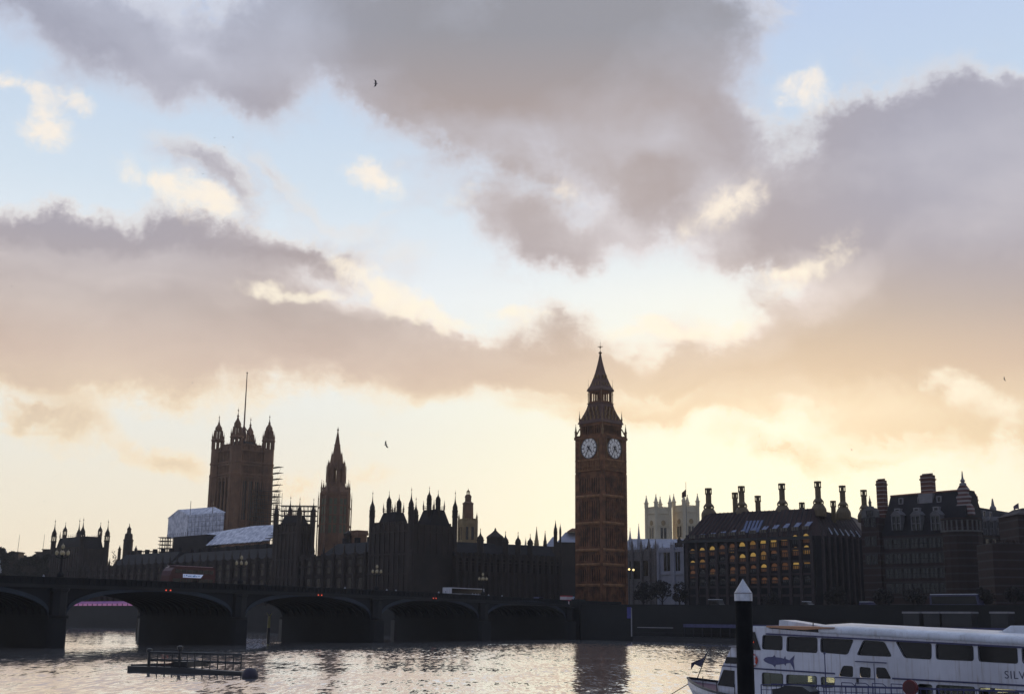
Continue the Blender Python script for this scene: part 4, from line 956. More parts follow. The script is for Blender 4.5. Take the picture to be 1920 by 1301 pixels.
for j, c_ in enumerate(cols):   # attic louvres and their blue reflecting skylights
    x = PF.s(c_); yy = (c_-1400)*-.08
    z0 = PF.z(c_, 1001+yy); w_ = MB().box(-1.0,1.0,-.25,.0,z0,z0+1.0).build('attic_window', mat('attic_glass', (.16,.13,.09), .4), po); w_.location = (x,-.02,0)
    mb = MB()
    for s in (-.4,.3): mb.box(s-.1,s+.1,-.3,-.252,z0,z0+1.0)
    mb.build('glazing_bars', M_BLK, w_)
    zs = PF.z(c_, 995+yy); MB().add([(x-1.0,.8,zs),(x+.6,.8,zs),(x+1.2,2.4,zs+1.5),(x-.4,2.4,zs+1.5),(x-1.0,.9,zs-.2),(x+.6,.9,zs-.2),(x+1.2,2.5,zs+1.3),(x-.4,2.5,zs+1.3)],[(0,1,2,3),(7,6,5,4),(0,4,5,1),(1,5,6,2),(2,6,7,3),(3,7,4,0)]).build('skylight', M_SKYL, po)
# roof: steep lower slope all round, then a ridge plateau
zr1_, zr2_ = PF.z(1300, 968, 12), PF.z(1450, 954, 14)
def inset(P, d):
    out = []; n = len(P)
    for i in range(n):
        p, a, b2 = Vector(P[i]), Vector(P[i-1]), Vector(P[(i+1) % n]); u = (p-a).normalized(); w = (b2-p).normalized(); nu, nw = Vector((-u.y,u.x)), Vector((-w.y,w.x)); m = (nu+nw).normalized()
        out.append(tuple(p+m*(d/max(.35, m.dot(nu)))))
    return out
inn = inset(foot, 5.0)
n = len(foot); zi = [PF.z(1315,963,5), PF.z(1525,953,5), PF.z(1525,953,5), PF.z(1530,953,5), PF.z(1610,957,8), PF.z(1620,957,10), PF.z(1315,963,5)]
fo = [(x*1.0, y, EV+.004) for x, y in foot]
MB().add(fo+[(x,y,z) for (x,y), z in zip(inn, zi)], [(i,(i+1)%n,(i+1)%n+n,i+n) for i in range(n)]+[tuple(range(n,2*n))]).build('roof', M_RSLATE, po)
MB().box(-.6,cL-1.5,-.9,.6,EV-1.0,EV-.1).build('gutter', M_BLK, po)
mb = MB()   # rib lines of the roof
for j in range(26):
    t = (j+.5)/26; a = Vector(fo[0]).lerp(Vector(fo[1]), t); b2 = Vector((*inn[0], zi[0])).lerp(Vector((*inn[1], zi[1])), t); mb.tube(a+Vector((0,-.05,.05)), b2+Vector((0,-.05,.1)), .13, n=4)
for j in range(14):
    t = (j+.5)/14; a = Vector(fo[3]).lerp(Vector(fo[4]), t); b2 = Vector((*inn[3], zi[3])).lerp(Vector((*inn[4], zi[4])), t); mb.tube(a, b2, .13, n=4)
mb.build('roof_ribs', M_BLK, po)
for j in range(6):   # glass slivers on the right-hand slope, sky glint painted as pale colour
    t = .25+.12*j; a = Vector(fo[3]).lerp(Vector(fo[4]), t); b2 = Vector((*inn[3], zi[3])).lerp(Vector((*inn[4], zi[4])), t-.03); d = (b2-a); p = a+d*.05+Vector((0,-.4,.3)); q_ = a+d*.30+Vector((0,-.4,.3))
    MB().tube(p, q_, .28, .16, 4).build('skylight', mat('sky_glint', (.6,.64,.74), .2), po)
# big glazed panel in the roof
t0, t1 = .44, .60
def rp(t, h): a = Vector(fo[0]).lerp(Vector(fo[1]), t); b2 = Vector((*inn[0], zi[0])).lerp(Vector((*inn[1], zi[1])), t); return a.lerp(b2, h)+Vector((0,-.15,.2))
for k in range(5):
    u = t0+(t1-t0)*k/5; v_ = t0+(t1-t0)*(k+.62)/5; P4 = [rp(u+.02*(1-k/5),.18),rp(v_+.02*(1-k/5),.18),rp(v_+.0,.62),rp(u,.62)]
    MB().add(P4+[p+Vector((0,.2,-.1)) for p in P4], [(0,1,2,3),(7,6,5,4),(0,4,5,1),(1,5,6,2),(2,6,7,3),(3,7,4,0)]).build('roof_glazing', M_SKYL, po)
def chim(px, top, base, wpx, t, foot_=True, parent=po, F=PF, m=None):
    x = F.s(px, None, t); zt_ = F.z(px, top, t); zb_ = F.z(px, base, t); D_ = F.w(x, t).y; r = wpx*D_/2355/2; m = m or M_CH
    mb = MB()
    if foot_:
        R2 = r*2.7; z3 = zb_; H_ = zt_-zb_
        mb.lathe(x,t,[(R2,z3-3),(R2,z3-1.2),(R2*.93,z3-.6),(r*1.7,z3+H_*.08),(r*1.8,z3+H_*.1)],12)
        zb2 = z3+H_*.1
        for i in range(10): a = 2*PI*i/10; mb.tube((x+math.cos(a)*r*1.75,t+math.sin(a)*r*1.75,zb2),(x+math.cos(a)*r*1.75,t+math.sin(a)*r*1.75,zb2+H_*.08),.12,n=4)
        mb.lathe(x,t,[(r*1.85,zb2+H_*.08),(r*1.75,zb2+H_*.12),(r*1.05,zb2+H_*.22),(r,zb2+H_*.25)],12); zs = zb2
        mb.lathe(x,t,[(r*1.0,zb2),(r,zt_-2.0),(r*1.25,zt_-1.9),(r*1.25,zt_-1.6)],12)
    else: mb.lathe(x,t,[(r,zb_-4),(r,zt_-2.0),(r*1.25,zt_-1.9),(r*1.25,zt_-1.6)],12)
    for i in range(8): a = 2*PI*i/8; mb.tube((x+math.cos(a)*r*1.05,t+math.sin(a)*r*1.05,zt_-1.6),(x+math.cos(a)*r*1.05,t+math.sin(a)*r*1.05,zt_-.5),.16,n=4)
    mb.lathe(x,t,[(r*.35,zt_-1.6),(r*.35,zt_-.5)],6); mb.lathe(x,t,[(r*1.25,zt_-.5),(r*1.25,zt_)],12)
    return mb.build('chimney', m, parent)
M_CH = mat('bronze_chimney', (.16,.11,.05), .6, .25, .3)
for a in ((1330,915,957,11,7),(1392.5,911,955,11,7),(1468.8,906,952,11,7),(1536.8,902,949,11,7),(1583,910,955,10.5,12),(1623,918,960,10,20)): chim(*a)
for a in ((1380,923,960,10,14),(1422.8,929,958,10,9),(1505.5,941.5,955,9,9),(1564.5,938.5,955,9,14)): chim(*a, foot_=False)

# ------------------------------------------------------------------ striped brick building
NFc = Fac(1618, 352, 1808, 330)
no = NFc.thing('striped_brick_building', 'dark red brick building banded with white stone, two big striped chimneys', 'building', 0)
cl_ = NFc.L; ew = NFc.z(1700, 1003); zr0 = NFc.z(1720, 926, 9)
B2 = Fac(1808, 330, 1906, 352, 995)
cr = B2.w(B2.L)-NFc.w(0); p0 = NFc.w(0); e_, n_ = NFc.e, NFc.n
e2 = Vector((B2.w(B2.L).x-p0.x, B2.w(B2.L).y-p0.y)); E2 = Vector((e2.dot(e_), e2.dot(n_)))
MB().prism_xy([(NFc.s(1652),0),(cl_,0),(E2.x,E2.y),(E2.x-8,E2.y+14),(NFc.s(1652),20)], 0, ew).build('walls', M_STR, no)
MB().prism_xy([(0,-.8),(NFc.s(1651),-.8),(NFc.s(1651),8),(0,8)], 0, NFc.z(1635,970)).build('left_wing', M_STR, no)
mb = MB(); a_, b_ = NFc.s(1620), NFc.s(1650); zt_ = NFc.z(1635,970); zg = NFc.z(1637,949)
mb.prism_xz([(a_,zt_),(b_,zt_),(b_,zt_+1.6),(b_-.8,zt_+2.6),(b_-1.2,zg-1.0),((a_+b_)/2+.8,zg),((a_+b_)/2-.8,zg),(a_+1.2,zg-1.0),(a_+.8,zt_+2.6),(a_,zt_+1.6)], -.9, .2)
mb.pin((a_+b_)/2,-.3,zg,.4,3,6).build('gable', mat('dull_trim', (.15,.14,.13), .8), no)
# main roof
x0, x1 = NFc.s(1652), cl_-1; zl = NFc.z(1668,931,6); zrr = NFc.z(1806,919,6)
MB().add([(x0,0,ew+.004),(cl_,0,ew+.004),(cl_,14,ew+.004),(x0,20,ew+.004),(x0+.4,5.5,zl),(x1,5.5,zrr),(x1,9.5,zrr),(x0+.4,9.5,zl)],[(0,1,5,4),(1,2,6,5),(2,3,7,6),(3,0,4,7),(4,5,6,7)]).build('roof', M_SLATE, no)
MB().tube((x0+.4,5.5,zl+.1),(x1,5.5,zrr+.1),.25,n=6).build('ridge', mat('ridge_terracotta', (.30,.14,.09), .8), no)
def bigchim(px, top, wpx, t):
    x = NFc.s(px,None,t); zt_ = NFc.z(px,top,t); r = wpx*NFc.w(x,t).y/2355/2
    mb = MB().box(x-r,x+r,t-r*.8,t+r*.8,ew,zt_-1.9).box(x-r*1.12,x+r*1.12,t-r*.92,t+r*.92,zt_-1.896,zt_-1.5).box(x-r,x+r,t-r*.8,t+r*.8,zt_-1.496,zt_-.5)
    for i in range(5): mb.lathe(x-r+r*2*(i+.5)/5,t,[(r*.2,zt_-.496),(r*.22,zt_)],8)
    mb.build('striped_chimney', mat('chimney_courses', (.13,.045,.03), .85, .3, .4, .2, bands=(1.15,.24,(.30,.25,.23))), no)
bigchim(1657.5,897,16,9); bigchim(1745.5,887,22,7); bigchim(1830,926,12,16)
x = NFc.s(1746,None,6); MB().prism_xz([(x-1.9,NFc.z(1746,943,5)),(x+1.9,NFc.z(1746,943,5)),(x+2.2,NFc.z(1746,925,5)),(x-2.2,NFc.z(1746,925,5))],3.9,6).build('chimney_shoulder', M_TRIM, no)
# dormers: three tall pedimented, three middle, three high
dm = MB(); dw = 1.45
dm.box(-dw,-dw+.3,-.3,2,0,4.2).box(dw-.3,dw,-.3,2,0,4.2).box(-dw+.304,dw-.304,-.2,2,3.8,4.2).prism_xz([(-dw-.2,4.204),(dw+.2,4.204),(.35,5.4),(-.35,5.4)],-.4,3)
dm.box(-.12,.12,-.25,0,.0,3.8).box(-dw+.304,-.13,-.2,0,1.8,2.0).box(.13,dw-.304,-.2,0,1.8,2.0)
dmm = dm.mesh('dormer', mat('dormer_trim', (.17,.16,.16), .8)); dg = MB().box(-dw+.3,dw-.3,.02,2.2,0,3.8).mesh('dormer_glass', M_DGL)
sm = MB().box(-.85,-.55,-.1,2,0,2.2).box(.55,.85,-.1,2,0,2.2).box(-.546,.546,-.1,2,1.9,2.2).box(-.546,.546,-.1,2,0,.25).mesh('small_dormer', M_TRIM)
sg = MB().box(-.545,.545,.05,2,.25,1.9).mesh('dormer_glass', M_DGL)
for c_ in (1682,1719,1756):
    d = put('dormer', dmm, no, (NFc.s(c_), 0, NFc.z(c_,994))); put('dormer_glass', dg, d)
for c_, y_, t in ((1689,968,3.4),(1725,967,3.4),(1762,965,3.4),(1697,945.5,5.6),(1733,943.5,5.6),(1769,942,5.6)):
    s_ = .8 if y_ < 950 else 1.0; d = put('small_dormer', sm, no, (NFc.s(c_,None,t), t-1.4, NFc.z(c_,y_,t)), sc=(s_,1,s_)); put('dormer_glass', sg, d)
# corner tower with curved gable and obelisk
xc = cl_-1.5; zb_ = NFc.z(1790,975); r = 5.2
mb = MB().lathe(xc-1,3.4,[(r,0),(r,zb_),(r*1.06,zb_+.1),(r*1.06,zb_+.6)],16); mb.build('corner_turret', M_STR, no)
mb = MB()
for i in range(13): a = PI+ i*PI/12; mb.box(xc-1+math.cos(a)*r-.2,xc-1+math.cos(a)*r+.2,3.4+math.sin(a)*r-.2,3.4+math.sin(a)*r+.2,NFc.z(1790,994),zb_)
mb.lathe(xc-1,3.4,[(r*1.05,NFc.z(1790,997)),(r*1.05,NFc.z(1790,994))],16).build('window_band', mat('dull_trim', (0,0,0)), no)
xg = NFc.s(1814,None,5); g0 = NFc.z(1814,966,5); g1 = NFc.z(1814,909,5); hgt = g1-g0
mb = MB().prism_xz([(xg-2.6,g0),(xg+2.6,g0),(xg+2.4,g0+hgt*.25),(xg+1.5,g0+hgt*.4),(xg+1.9,g0+hgt*.6),(xg+1.1,g0+hgt*.7),(xg+1.5,g0+hgt*.85),(xg+.6,g1),(xg-.6,g1),(xg-1.5,g0+hgt*.85),(xg-1.1,g0+hgt*.7),(xg-1.9,g0+hgt*.6),(xg-1.5,g0+hgt*.4),(xg-2.4,g0+hgt*.25)],3.5,5)
mb.build('curved_gable', mat('gable_courses', (.16,.07,.06), .85, .3, .4, bands=(1.1,.45,(.33,.29,.28))), no)
MB().lathe(xg,4.2,[(.9,g1-.2),(.9,g1+.4),(.4,g1+.7),(.7,g1+1.1),(.45,g1+1.5),(.28,g1+1.8),(.1,NFc.z(1812,883,5))],8).build('obelisk', M_TRIM, no)
# windows of the main front
fw = MB().box(-1.0,1.0,-.05,0,0,2.6).mesh('window', M_DGL)
ff = MB().box(-1.2,-1.004,-.2,0,0,2.8).box(1.004,1.2,-.2,0,0,2.8).box(-1.0,1.0,-.2,0,2.604,2.8).box(-.08,.08,-.15,-.052,0,2.6).box(-1.0,1.0,-.15,-.052,1.2,1.35).mesh('window_frame', M_FRM)
for r_, y_ in enumerate((1028,1056,1084,1112)):
    for j in range(9):
        c_ = 1664+j*16.5
        if c_ > 1795: continue
        w_ = put('window', fw, no, (NFc.s(c_), -.02, NFc.z(1700,y_))); put('window_frame', ff, w_)
for c_, y_ in ((1629,988),(1641,988),(1629,1024),(1641,1024),(1629,1058),(1641,1058)):
    w_ = put('window', fw, no, (NFc.s(c_), -.83, NFc.z(1635,y_)), sc=(.7,1,1)); put('window_frame', ff, w_)
w_ = put('window', fw, no, (NFc.s(1636), -.93, NFc.z(1635,968)), sc=(.9,1,.6)); put('window_frame', ff, w_)
# lower right-hand range
o2 = B2.thing('mansard_range', 'lower slate-roofed brick range with white dormers at the right edge', 'building', 0)
a_, b_ = B2.s(1836), B2.s(1906,None,12); z0_ = B2.z(1870,1008); zr_ = B2.z(1850,955,6); zr2 = B2.z(1900,968,6)
MB().box(a_,b_,0,12,0,z0_).build('walls', M_STR, o2)
MB().add([(a_,0,z0_+.004),(b_,0,z0_+.004),(b_,12,z0_+.004),(a_,12,z0_+.004),(a_,4,zr_),(b_-3,4,B2.z(1872,961,6)),(b_-3,10,B2.z(1872,961,6)),(a_,10,zr_)],[(0,1,5,4),(1,2,6,5),(2,3,7,6),(3,0,4,7),(4,5,6,7)]).build('mansard_roof', M_SLATE, o2)
MB().lathe(B2.s(1893,None,2.0),2.0,[(2.2,0),(2.2,zr2-1.4),(2.4,zr2-1.3),(2.3,zr2-.9),(1.7,zr2-.2),(1.0,zr2),(.1,zr2+.1)],16).build('rounded_end', M_STR, o2)
for c_ in (1846,1858.5,1871,1883):
    d = put('dormer', dmm, o2, (B2.s(c_), -.0, B2.z(c_,1003)), sc=(.8,1,.95)); put('dormer_glass', dg, d)
for c_, y_ in ((1841,972),(1853,974)):
    d = put('small_dormer', sm, o2, (B2.s(c_,None,3), 2, B2.z(c_,y_,3))); put('dormer_glass', sg, d)
for c_ in (1849,1863,1877):
    w_ = put('window', fw, o2, (B2.s(c_), -.02, B2.z(c_,1028))); put('window_frame', ff, w_)
MB().lathe(B2.s(1865,None,8),8,[(.9,zr_-1),(.9,zr_+1.2),(.5,zr_+1.8),(.15,B2.z(1864,935,8))],8).build('obelisk', M_TRIM, o2)
# right edge: striped turret piece, and flag
D = 300.; z = ztf(D); o = thing('edge_brick_turret', 'slice of banded red brick turret cut off by the right edge', 'building', (gx(1946,D), D+4, GZ))
MB().box(-2.0,9,-2,10,0,z(1918,963)).frus((-2.4,9,-2.4,10),(1,8,2,8),z(1918,963)+.004,z(1918,948)).build('turret', M_STR, o)
D = 330.; z = ztf(D); o = thing('flagpole', 'flagpole with dark waving flag at the right edge above the low roofs', 'flagpole', (gx(1918,D), D, GZ))
MB().tube((0,0,0),(-.5,0,z(1913,943)),.12,.07).build('pole', M_TRIM, o)
H = z(1913,943); mb = MB(); F_ = [(-.55,0,H),(-1.2,.1,H-.4),(-1.9,0,H-.9),(-1.8,0,H-2.0),(-1.2,.1,H-1.5),(-.5,0,H-1.5)]
mb.add(F_+[(x,y+.05,zz) for x,y,zz in F_],[(0,1,4,5),(1,2,3,4),(6,11,10,7),(7,10,9,8)]+[(i,i+6,(i+1)%6+6,(i+1)%6) for i in range(6)]).build('flag', mat('flag_cloth', (.16,.12,.16), .8), o)
D = 290; o = thing('balustrade_block', 'low dark parapet building between the striped range and the right edge', 'building', (gx(1896,D), D+8, GZ))
z = ztf(D); MB().box(0,8,0,10,0,z(1910,1014)).crenel(0,8,-.1,.2,z(1910,1014),.7,.4).build('walls', M_STR, o)

# ------------------------------------------------------------------ far left: gardens, poles, low blocks
def leafmesh(name, cr, ch, n, seed, m, sz=.5, clumps=12):
    rnd = random.Random(seed); vs = []; fs = []
    C = []
    for i in range(clumps):
        a = rnd.uniform(0, 2*PI); u = rnd.uniform(-.75,1); rr = math.sqrt(max(0,1-u*u))*rnd.uniform(.35,.85)
        C.append((math.cos(a)*rr*cr, math.sin(a)*rr*cr, u*ch*.42, rnd.uniform(.28,.45)*cr))
    for i in range(n):
        cx, cy, cz, r = C[rnd.randrange(clumps)]; d = Vector((rnd.gauss(0,1),rnd.gauss(0,1),rnd.gauss(0,1))).normalized()*r*rnd.uniform(.3,1)**.5
        p = Vector((cx,cy,cz))+d; u = Vector((rnd.gauss(0,1),rnd.gauss(0,1),rnd.gauss(0,1))).normalized(); w = u.cross(Vector((rnd.gauss(0,1),rnd.gauss(0,1),.1))).normalized(); s = sz*rnd.uniform(.5,1.2)
        k = len(vs); vs += [p+u*s, p+w*s*.6, p-u*s, p-w*s*.6]; fs.append((k,k+1,k+2,k+3))
    me = bpy.data.meshes.new(name); me.from_pydata(vs, [], fs); me.materials.append(m); return me
def tree(loc, h, cr, label, seed, group, m=None, n=1500, sz=.5, bare=False):
    m = m or M_LEAF; rnd = random.Random(seed); o = thing('garden_tree' if not bare else 'winter_tree', label, 'tree', loc, rnd.uniform(0,6), group)
    mb = MB().lathe(0,0,[(h*.035,0),(h*.026,h*.3),(h*.02,h*.5)],8)
    for i in range(14 if bare else 7):
        a = rnd.uniform(0,2*PI); z0 = h*rnd.uniform(.28,.5); p = Vector((0,0,z0)); r = h*.014
        for s in range(3):
            q_ = p+Vector((math.cos(a)*cr*.3,math.sin(a)*cr*.3,h*rnd.uniform(.08,.17))); mb.tube(p,q_,r,r*.6,5)
            if bare or s:
                a2 = a+rnd.uniform(-1,1); mb.tube(q_, q_+Vector((math.cos(a2)*cr*.28,math.sin(a2)*cr*.28,h*.1)), r*.4, r*.15, 4)
            p = q_; r *= .6; a += rnd.uniform(-.5,.5)
    mb.build('trunk', M_BARK, o)
    c = put('crown', leafmesh('crown', cr, h*.75, n, seed, m, sz), o, (0,0,h*.66)); return o
GRP = 'dark trees in the riverside garden at the left'
for i, (px, top, D, w, lb) in enumerate(((6,1036,560,34,'dark tree at the left edge below the bridge lamp'),(28,1039,590,30,'dark garden tree under the left thin mast'),(50,1042,570,30,'low dark garden tree between the two thin masts'),(74,1039,600,26,'dark garden tree under the right thin mast'),(92,1045,560,20,'small dark tree against the left palace pavilion'))):
    p = W(px, top, D); h = p.z-GZ; tree((gx(px,D), D, GZ), h*1.05, w*D/2355*.62, lb, 11+i, GRP, n=1700, sz=.8)
p = W(213, 1031, 600); tree((gx(213,600), 600, GZ), p.z-GZ, 3.2, 'small bare tree between the left pavilion and the stepped tower', 31, None, M_TWIG, 300, .35, True)
for px, D, lb, top in ((30,700,'left one of the two low roof blocks carrying a thin mast',1001),(77,700,'right one of the two low roof blocks carrying a thin mast',1000)):
    z = ztf(D); o = thing('roof_block_with_mast', lb, 'building', (gx(px,D), D, GZ)); hw = 2.2
    MB().box(-hw,hw,0,8,0,z(px,1036)).box(-hw-.6,hw+.6,-.4,8,z(px,1036)+.004,z(px,1034)).build('block', M_ST, o)
    MB().tube((0,4,z(px,1034)),(.3,4,z(px+1,top)),.14,.08,5).build('mast', M_POLE, o)
D = 660.; z = ztf(D); o = thing('flat_roofed_block', 'flat-roofed dark building touching the left palace pavilion', 'building', (gx(82,D), D, GZ))
MB().box(0,6,0,12,0,z(88,1031)).box(-.4,6.2,-.4,12,z(88,1031)+.004,z(88,1029)).build('block', M_ST, o)
o = thing('low_far_terrace', 'long low dark buildings beyond the garden trees at the far left', 'building', (gx(-30,720), 720, GZ))
mb = MB().box(0,44,0,14,0,W(40,1044,720).z-GZ)
for i in range(8): mb.box(3+i*5,4.2+i*5,2,4,W(40,1044,720).z-GZ+.003,W(40,1040,720).z-GZ)
mb.build('block', M_ST, o)
o = thing('white_gabled_house', 'pale blue gable cut off by the left edge above the trees', 'building', (gx(-8,690), 690, GZ)); zz = W(0,1026,690).z-GZ
MB().box(0,3.6,0,10,0,zz-3).prism_xz([(0,zz-2.996),(3.6,zz-2.996),(1.8,zz)],0,10).build('gable', M_WHT, o)

# ------------------------------------------------------------------ terrace marquee seen through the arch
TF = Fac(148, 545, 300, 500); TFw = RF
xa, xb = RF.s(148,None,-9), RF.s(297,None,-9); o = thing('terrace_marquee', 'long pink and purple awning on the palace terrace seen under the left arch', 'marquee', RF.w(0,0,0), RF.rz)
zt_, zb_ = RF.z(225,1127,-9), RF.z(225,1139,-9)
mb = MB().prism_yz([(-10.6,zt_-.9),(-8,zt_+.1),(-4.5,zt_-.9)], xa, xb); mb.build('awning_roof', M_PINK, o)
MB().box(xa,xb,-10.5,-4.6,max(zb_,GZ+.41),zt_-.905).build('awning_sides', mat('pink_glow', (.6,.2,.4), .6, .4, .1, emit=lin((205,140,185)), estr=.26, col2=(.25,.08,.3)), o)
mb = MB()
for i in range(17): x = xa+(xb-xa)*i/16; mb.box(x-.12,x+.12,-10.75,-10.52,GZ+.4,zt_-.9)
mb.build('awning_posts', M_BLK, o)

# ------------------------------------------------------------------ trees on the embankment
EF = Fac(1190, 345, 1900, 268, 1140)
GR2 = 'winter plane trees along the embankment'
tl = ['dark round tree right of the clock tower foot','dark tree under the pale church block','dark tree left of the amber-windowed office building','dark tree behind the white-capped pile','embankment tree in front of the office block, left of centre','embankment tree in front of the dark gap between the buildings','embankment tree below the striped building','embankment tree left of the parked coach','embankment tree right of the parked coach','embankment tree at the right edge']
for i, (px, top, w) in enumerate(((1205,1096,44),(1240,1091,46),(1272,1094,40),(1398,1112,40),(1450,1116,44),(1570,1104,46),(1655,1108,46),(1715,1104,44),(1850,1106,46),(1905,1104,44))):
    t = 6 if i > 2 else 14; D = EF.w(EF.s(px,None,t),t).y; x = gx(px,D); h = W(px,top,D).z-GZ
    tree((x, D, GZ), h, w*D/2355*.5, tl[i], 50+i, GR2, M_TWIG, 900, .35, True)

# ------------------------------------------------------------------ pier pontoon on the far bank
PP = Fac(1186, 322, 1960, 248)
o = PP.thing('passenger_pier', 'long dark floating pier with blue fascia along the embankment wall', 'pier', 0)
MB().box(0,PP.L,0,6,-.3,1.3).build('pontoon', M_BLK, o)
MB().box(PP.s(1280),PP.L,.5,5.5,3.9,4.3).build('canopy_roof', mat('slate_blue_roof', (.045,.045,.085), .6), o)
MB().box(PP.s(1280),PP.L,.2,.45,3.7,4.5).build('fascia', mat('blue_fascia', (.06,.06,.14), .6), o)
mb = MB()
for i in range(34): x = PP.s(1280)+(PP.L-PP.s(1280))*i/33; mb.box(x-.12,x+.12,.6,.85,1.3,3.9)
for i in range(60): x = PP.L*i/60; mb.box(x-.03,x+.03,.05,.1,1.3,2.3)
mb.box(0,PP.L,.04,.11,2.3,2.36).build('posts_and_rails', M_BLK, o)
mb = MB().box(PP.s(1195),PP.s(1262),-.1,.0,3.4,3.6).build('light_strip', M_TRIM, o)
o = PP.thing('pier_gangway', 'thin sloping gangway with pale handrail left of the pile', 'gangway', 0)
a_, b_ = PP.sz(1205,1146,8), PP.sz(1268,1151,8)
mb = MB().tube((a_[0],8,a_[1]),(b_[0],8,b_[1]),.14,n=4).build('handrail', M_TRIM, o); mb = MB().tube((a_[0],8,a_[1]-1.1),(b_[0],8,b_[1]-1.1),.25,n=4)
for i in range(9): t = i/8; mb.tube((a_[0]+(b_[0]-a_[0])*t,8,a_[1]+(b_[1]-a_[1])*t-1.1),(a_[0]+(b_[0]-a_[0])*t,8,a_[1]+(b_[1]-a_[1])*t),.06,n=4)
mb.build('gangway_deck', M_BLK, o)
def poleo(px, base, top, D, label, m, r=.2, extra=None, name='mooring_post'):
    zb_, zt_ = W(px,base,D).z, W(px,top,D).z; o = thing(name, label, 'post', (gx(px,D), D, zb_)); return o, zt_-zb_
o, h = poleo(1184,1185,1139,318,'slim pole with small blue sign right of the bridge end',M_TRIM)
MB().tube((0,0,-1),(0,0,h),.16,n=6).build('pole', M_TRIM, o); MB().box(-1.1,.0,-.06,.06,h-2.6,h+.2).build('sign_board', mat('deep_blue_board', (.05,.05,.22), .6), o)
o, h = poleo(1158,1158,1139,335,'narrow greenish-blue illuminated board beside the bridge stairs',M_TRIM, name='notice_board')
MB().box(-1.1,1.1,-.1,.1,0,h).build('board', mat('teal_board', (.05,.12,.15), .5, emit=lin((70,110,130)), estr=.2), o); MB().box(-.1,.1,-.05,.05,-2,0).build('stand', M_BLK, o)
o, h = poleo(505,1200,1148,268,'yellow-topped marker pole standing in the river before the middle arch',M_YPOST, name='marker_pole')
MB().tube((0,0,-2),(0,0,h*.45),.32,.3,8).build('lower_pole', M_BLK, o); MB().tube((0,0,h*.45+.002),(0,0,h*.88),.30,.28,8).build('upper_pole', M_YPOST, o)
MB().tube((0,0,h*.8),(.55,0,h),.07,n=4).tube((0,0,h*.8),(-.55,0,h),.07,n=4).tube((-.5,0,h*.93),(.5,0,h*.93),.07,n=4).build('top_mark', M_YPOST, o)
o, h = poleo(259,1194,1140,290,'dark slender pole standing in the river beyond the left arch',M_BLK, name='marker_pole')
MB().tube((0,0,-2),(0,0,h),.26,.2,8).lathe(0,0,[(.3,h),(.3,h+.5),(.1,h+.7)],8).build('pole', mat('weathered_pole', (.06,.05,.035), .8), o)
# street lamps lit on the far bank
for px, py, lb in ((1179,1067,'left one of two lit lamps high on the wall right of the clock tower'),(1187,1068,'right one of two lit lamps high on the wall right of the clock tower'),(1855,1118,'left one of two lit street lamps behind the parked coach'),(1886,1118,'right one of two lit street lamps behind the parked coach')):
    D = 300. if px > 1500 else 436.; zt_ = W(px,py,D).z-GZ; o = thing('street_lamp', lb, 'street lamp', (gx(px,D), D, GZ), 0, 'lit street lamps on the far bank')
    MB().tube((0,0,0),(0,0,zt_-.35),.12,.08).build('post', M_BLK, o); MB().lathe(0,0,[(.1,zt_-.34),(.38,zt_-.1),(.38,zt_+.15),(.1,zt_+.38)],8).build('lantern', M_LAMP, o)

# ------------------------------------------------------------------ vehicles
def wheel_mesh():
    return MB().add(*_disc(.5,.3)).mesh('wheel', M_BLK)
def _disc(r, w, n=14):
    vs = [(r*math.cos(2*PI*i/n), y, r*math.sin(2*PI*i/n)) for y in (-w/2, w/2) for i in range(n)]
    return vs, [tuple(range(n)), tuple(range(n,2*n))[::-1]]+[((i+1)%n, i, i+n, (i+1)%n+n) for i in range(n)]
WHM = wheel_mesh()
def wheels(o, xs, y0, y1, z=.5):
    for x in xs:
        for y in (y0, y1): put('wheel', WHM, o, (x, y, z))
# double-decker on the bridge: body profile in side view, rounded rear
def place_bridge(px, y, L): n = bn_at(px, y); p = bpt(n, y); return (p.x, p.y, p.z+.01)
bus = thing('double_decker_bus', 'red double-decker bus with sloping rounded rear crossing the bridge', 'bus', place_bridge(313, 6, 11), rzb)
LB = 11.3; hB = 4.45
prof = [(.15,.35),(LB,.35),(LB,3.9),(LB-.25,4.35),(LB-.9,hB),(1.9,hB),(1.0,4.15),(.4,3.5),(.1,2.6),(0,1.4)]
MB().prism_xz(prof, 0, 2.5).build('body', M_RED, bus)
MB().box(1.3,LB-.6,-.03,-.003,3.15,3.85).build('upper_windows', M_DGL, bus); MB().box(.8,LB-.6,-.03,-.003,1.35,2.15).build('lower_windows', M_DGL, bus)
mb = MB()
for i in range(6): x = 2.6+i*1.4; mb.box(x,x+.1,-.045,-.031,3.15,3.85).box(x,x+.1,-.045,-.031,1.35,2.15)
mb.build('window_pillars', M_RED, bus)
ad = MB().prism_xz([(3.2,2.35),(7.6,2.35),(8.2,3.0),(3.2,3.0)],-.05,-.004).build('advert_panel', mat('advert_white', (.8,.85,1.0), .4, .05, 1, emit=lin((200,215,255)), estr=.25), bus)  # panel given a faint glow of its own to brighten it
mb = MB(); rnd = random.Random(5)
x = 3.4
while x < 7.3:
    w = rnd.uniform(.12,.4); mb.box(x,x+w,-.062,-.051,2.48+rnd.uniform(0,.15),2.86-rnd.uniform(0,.12)); x += w+rnd.uniform(.05,.22)
mb.build('advert_marks', mat('advert_blue', (.10,.35,.70), .4), ad)
MB().box(1.2,LB-.6,.2,2.3,hB+.003,hB+.07).build('roof_highlight', mat('bus_roof_sheen', (.7,.45,.46), .35), bus)  # pale panel paints the highlight along the bus roof
wheels(bus, (2.6, LB-2.4), .2, 2.3)
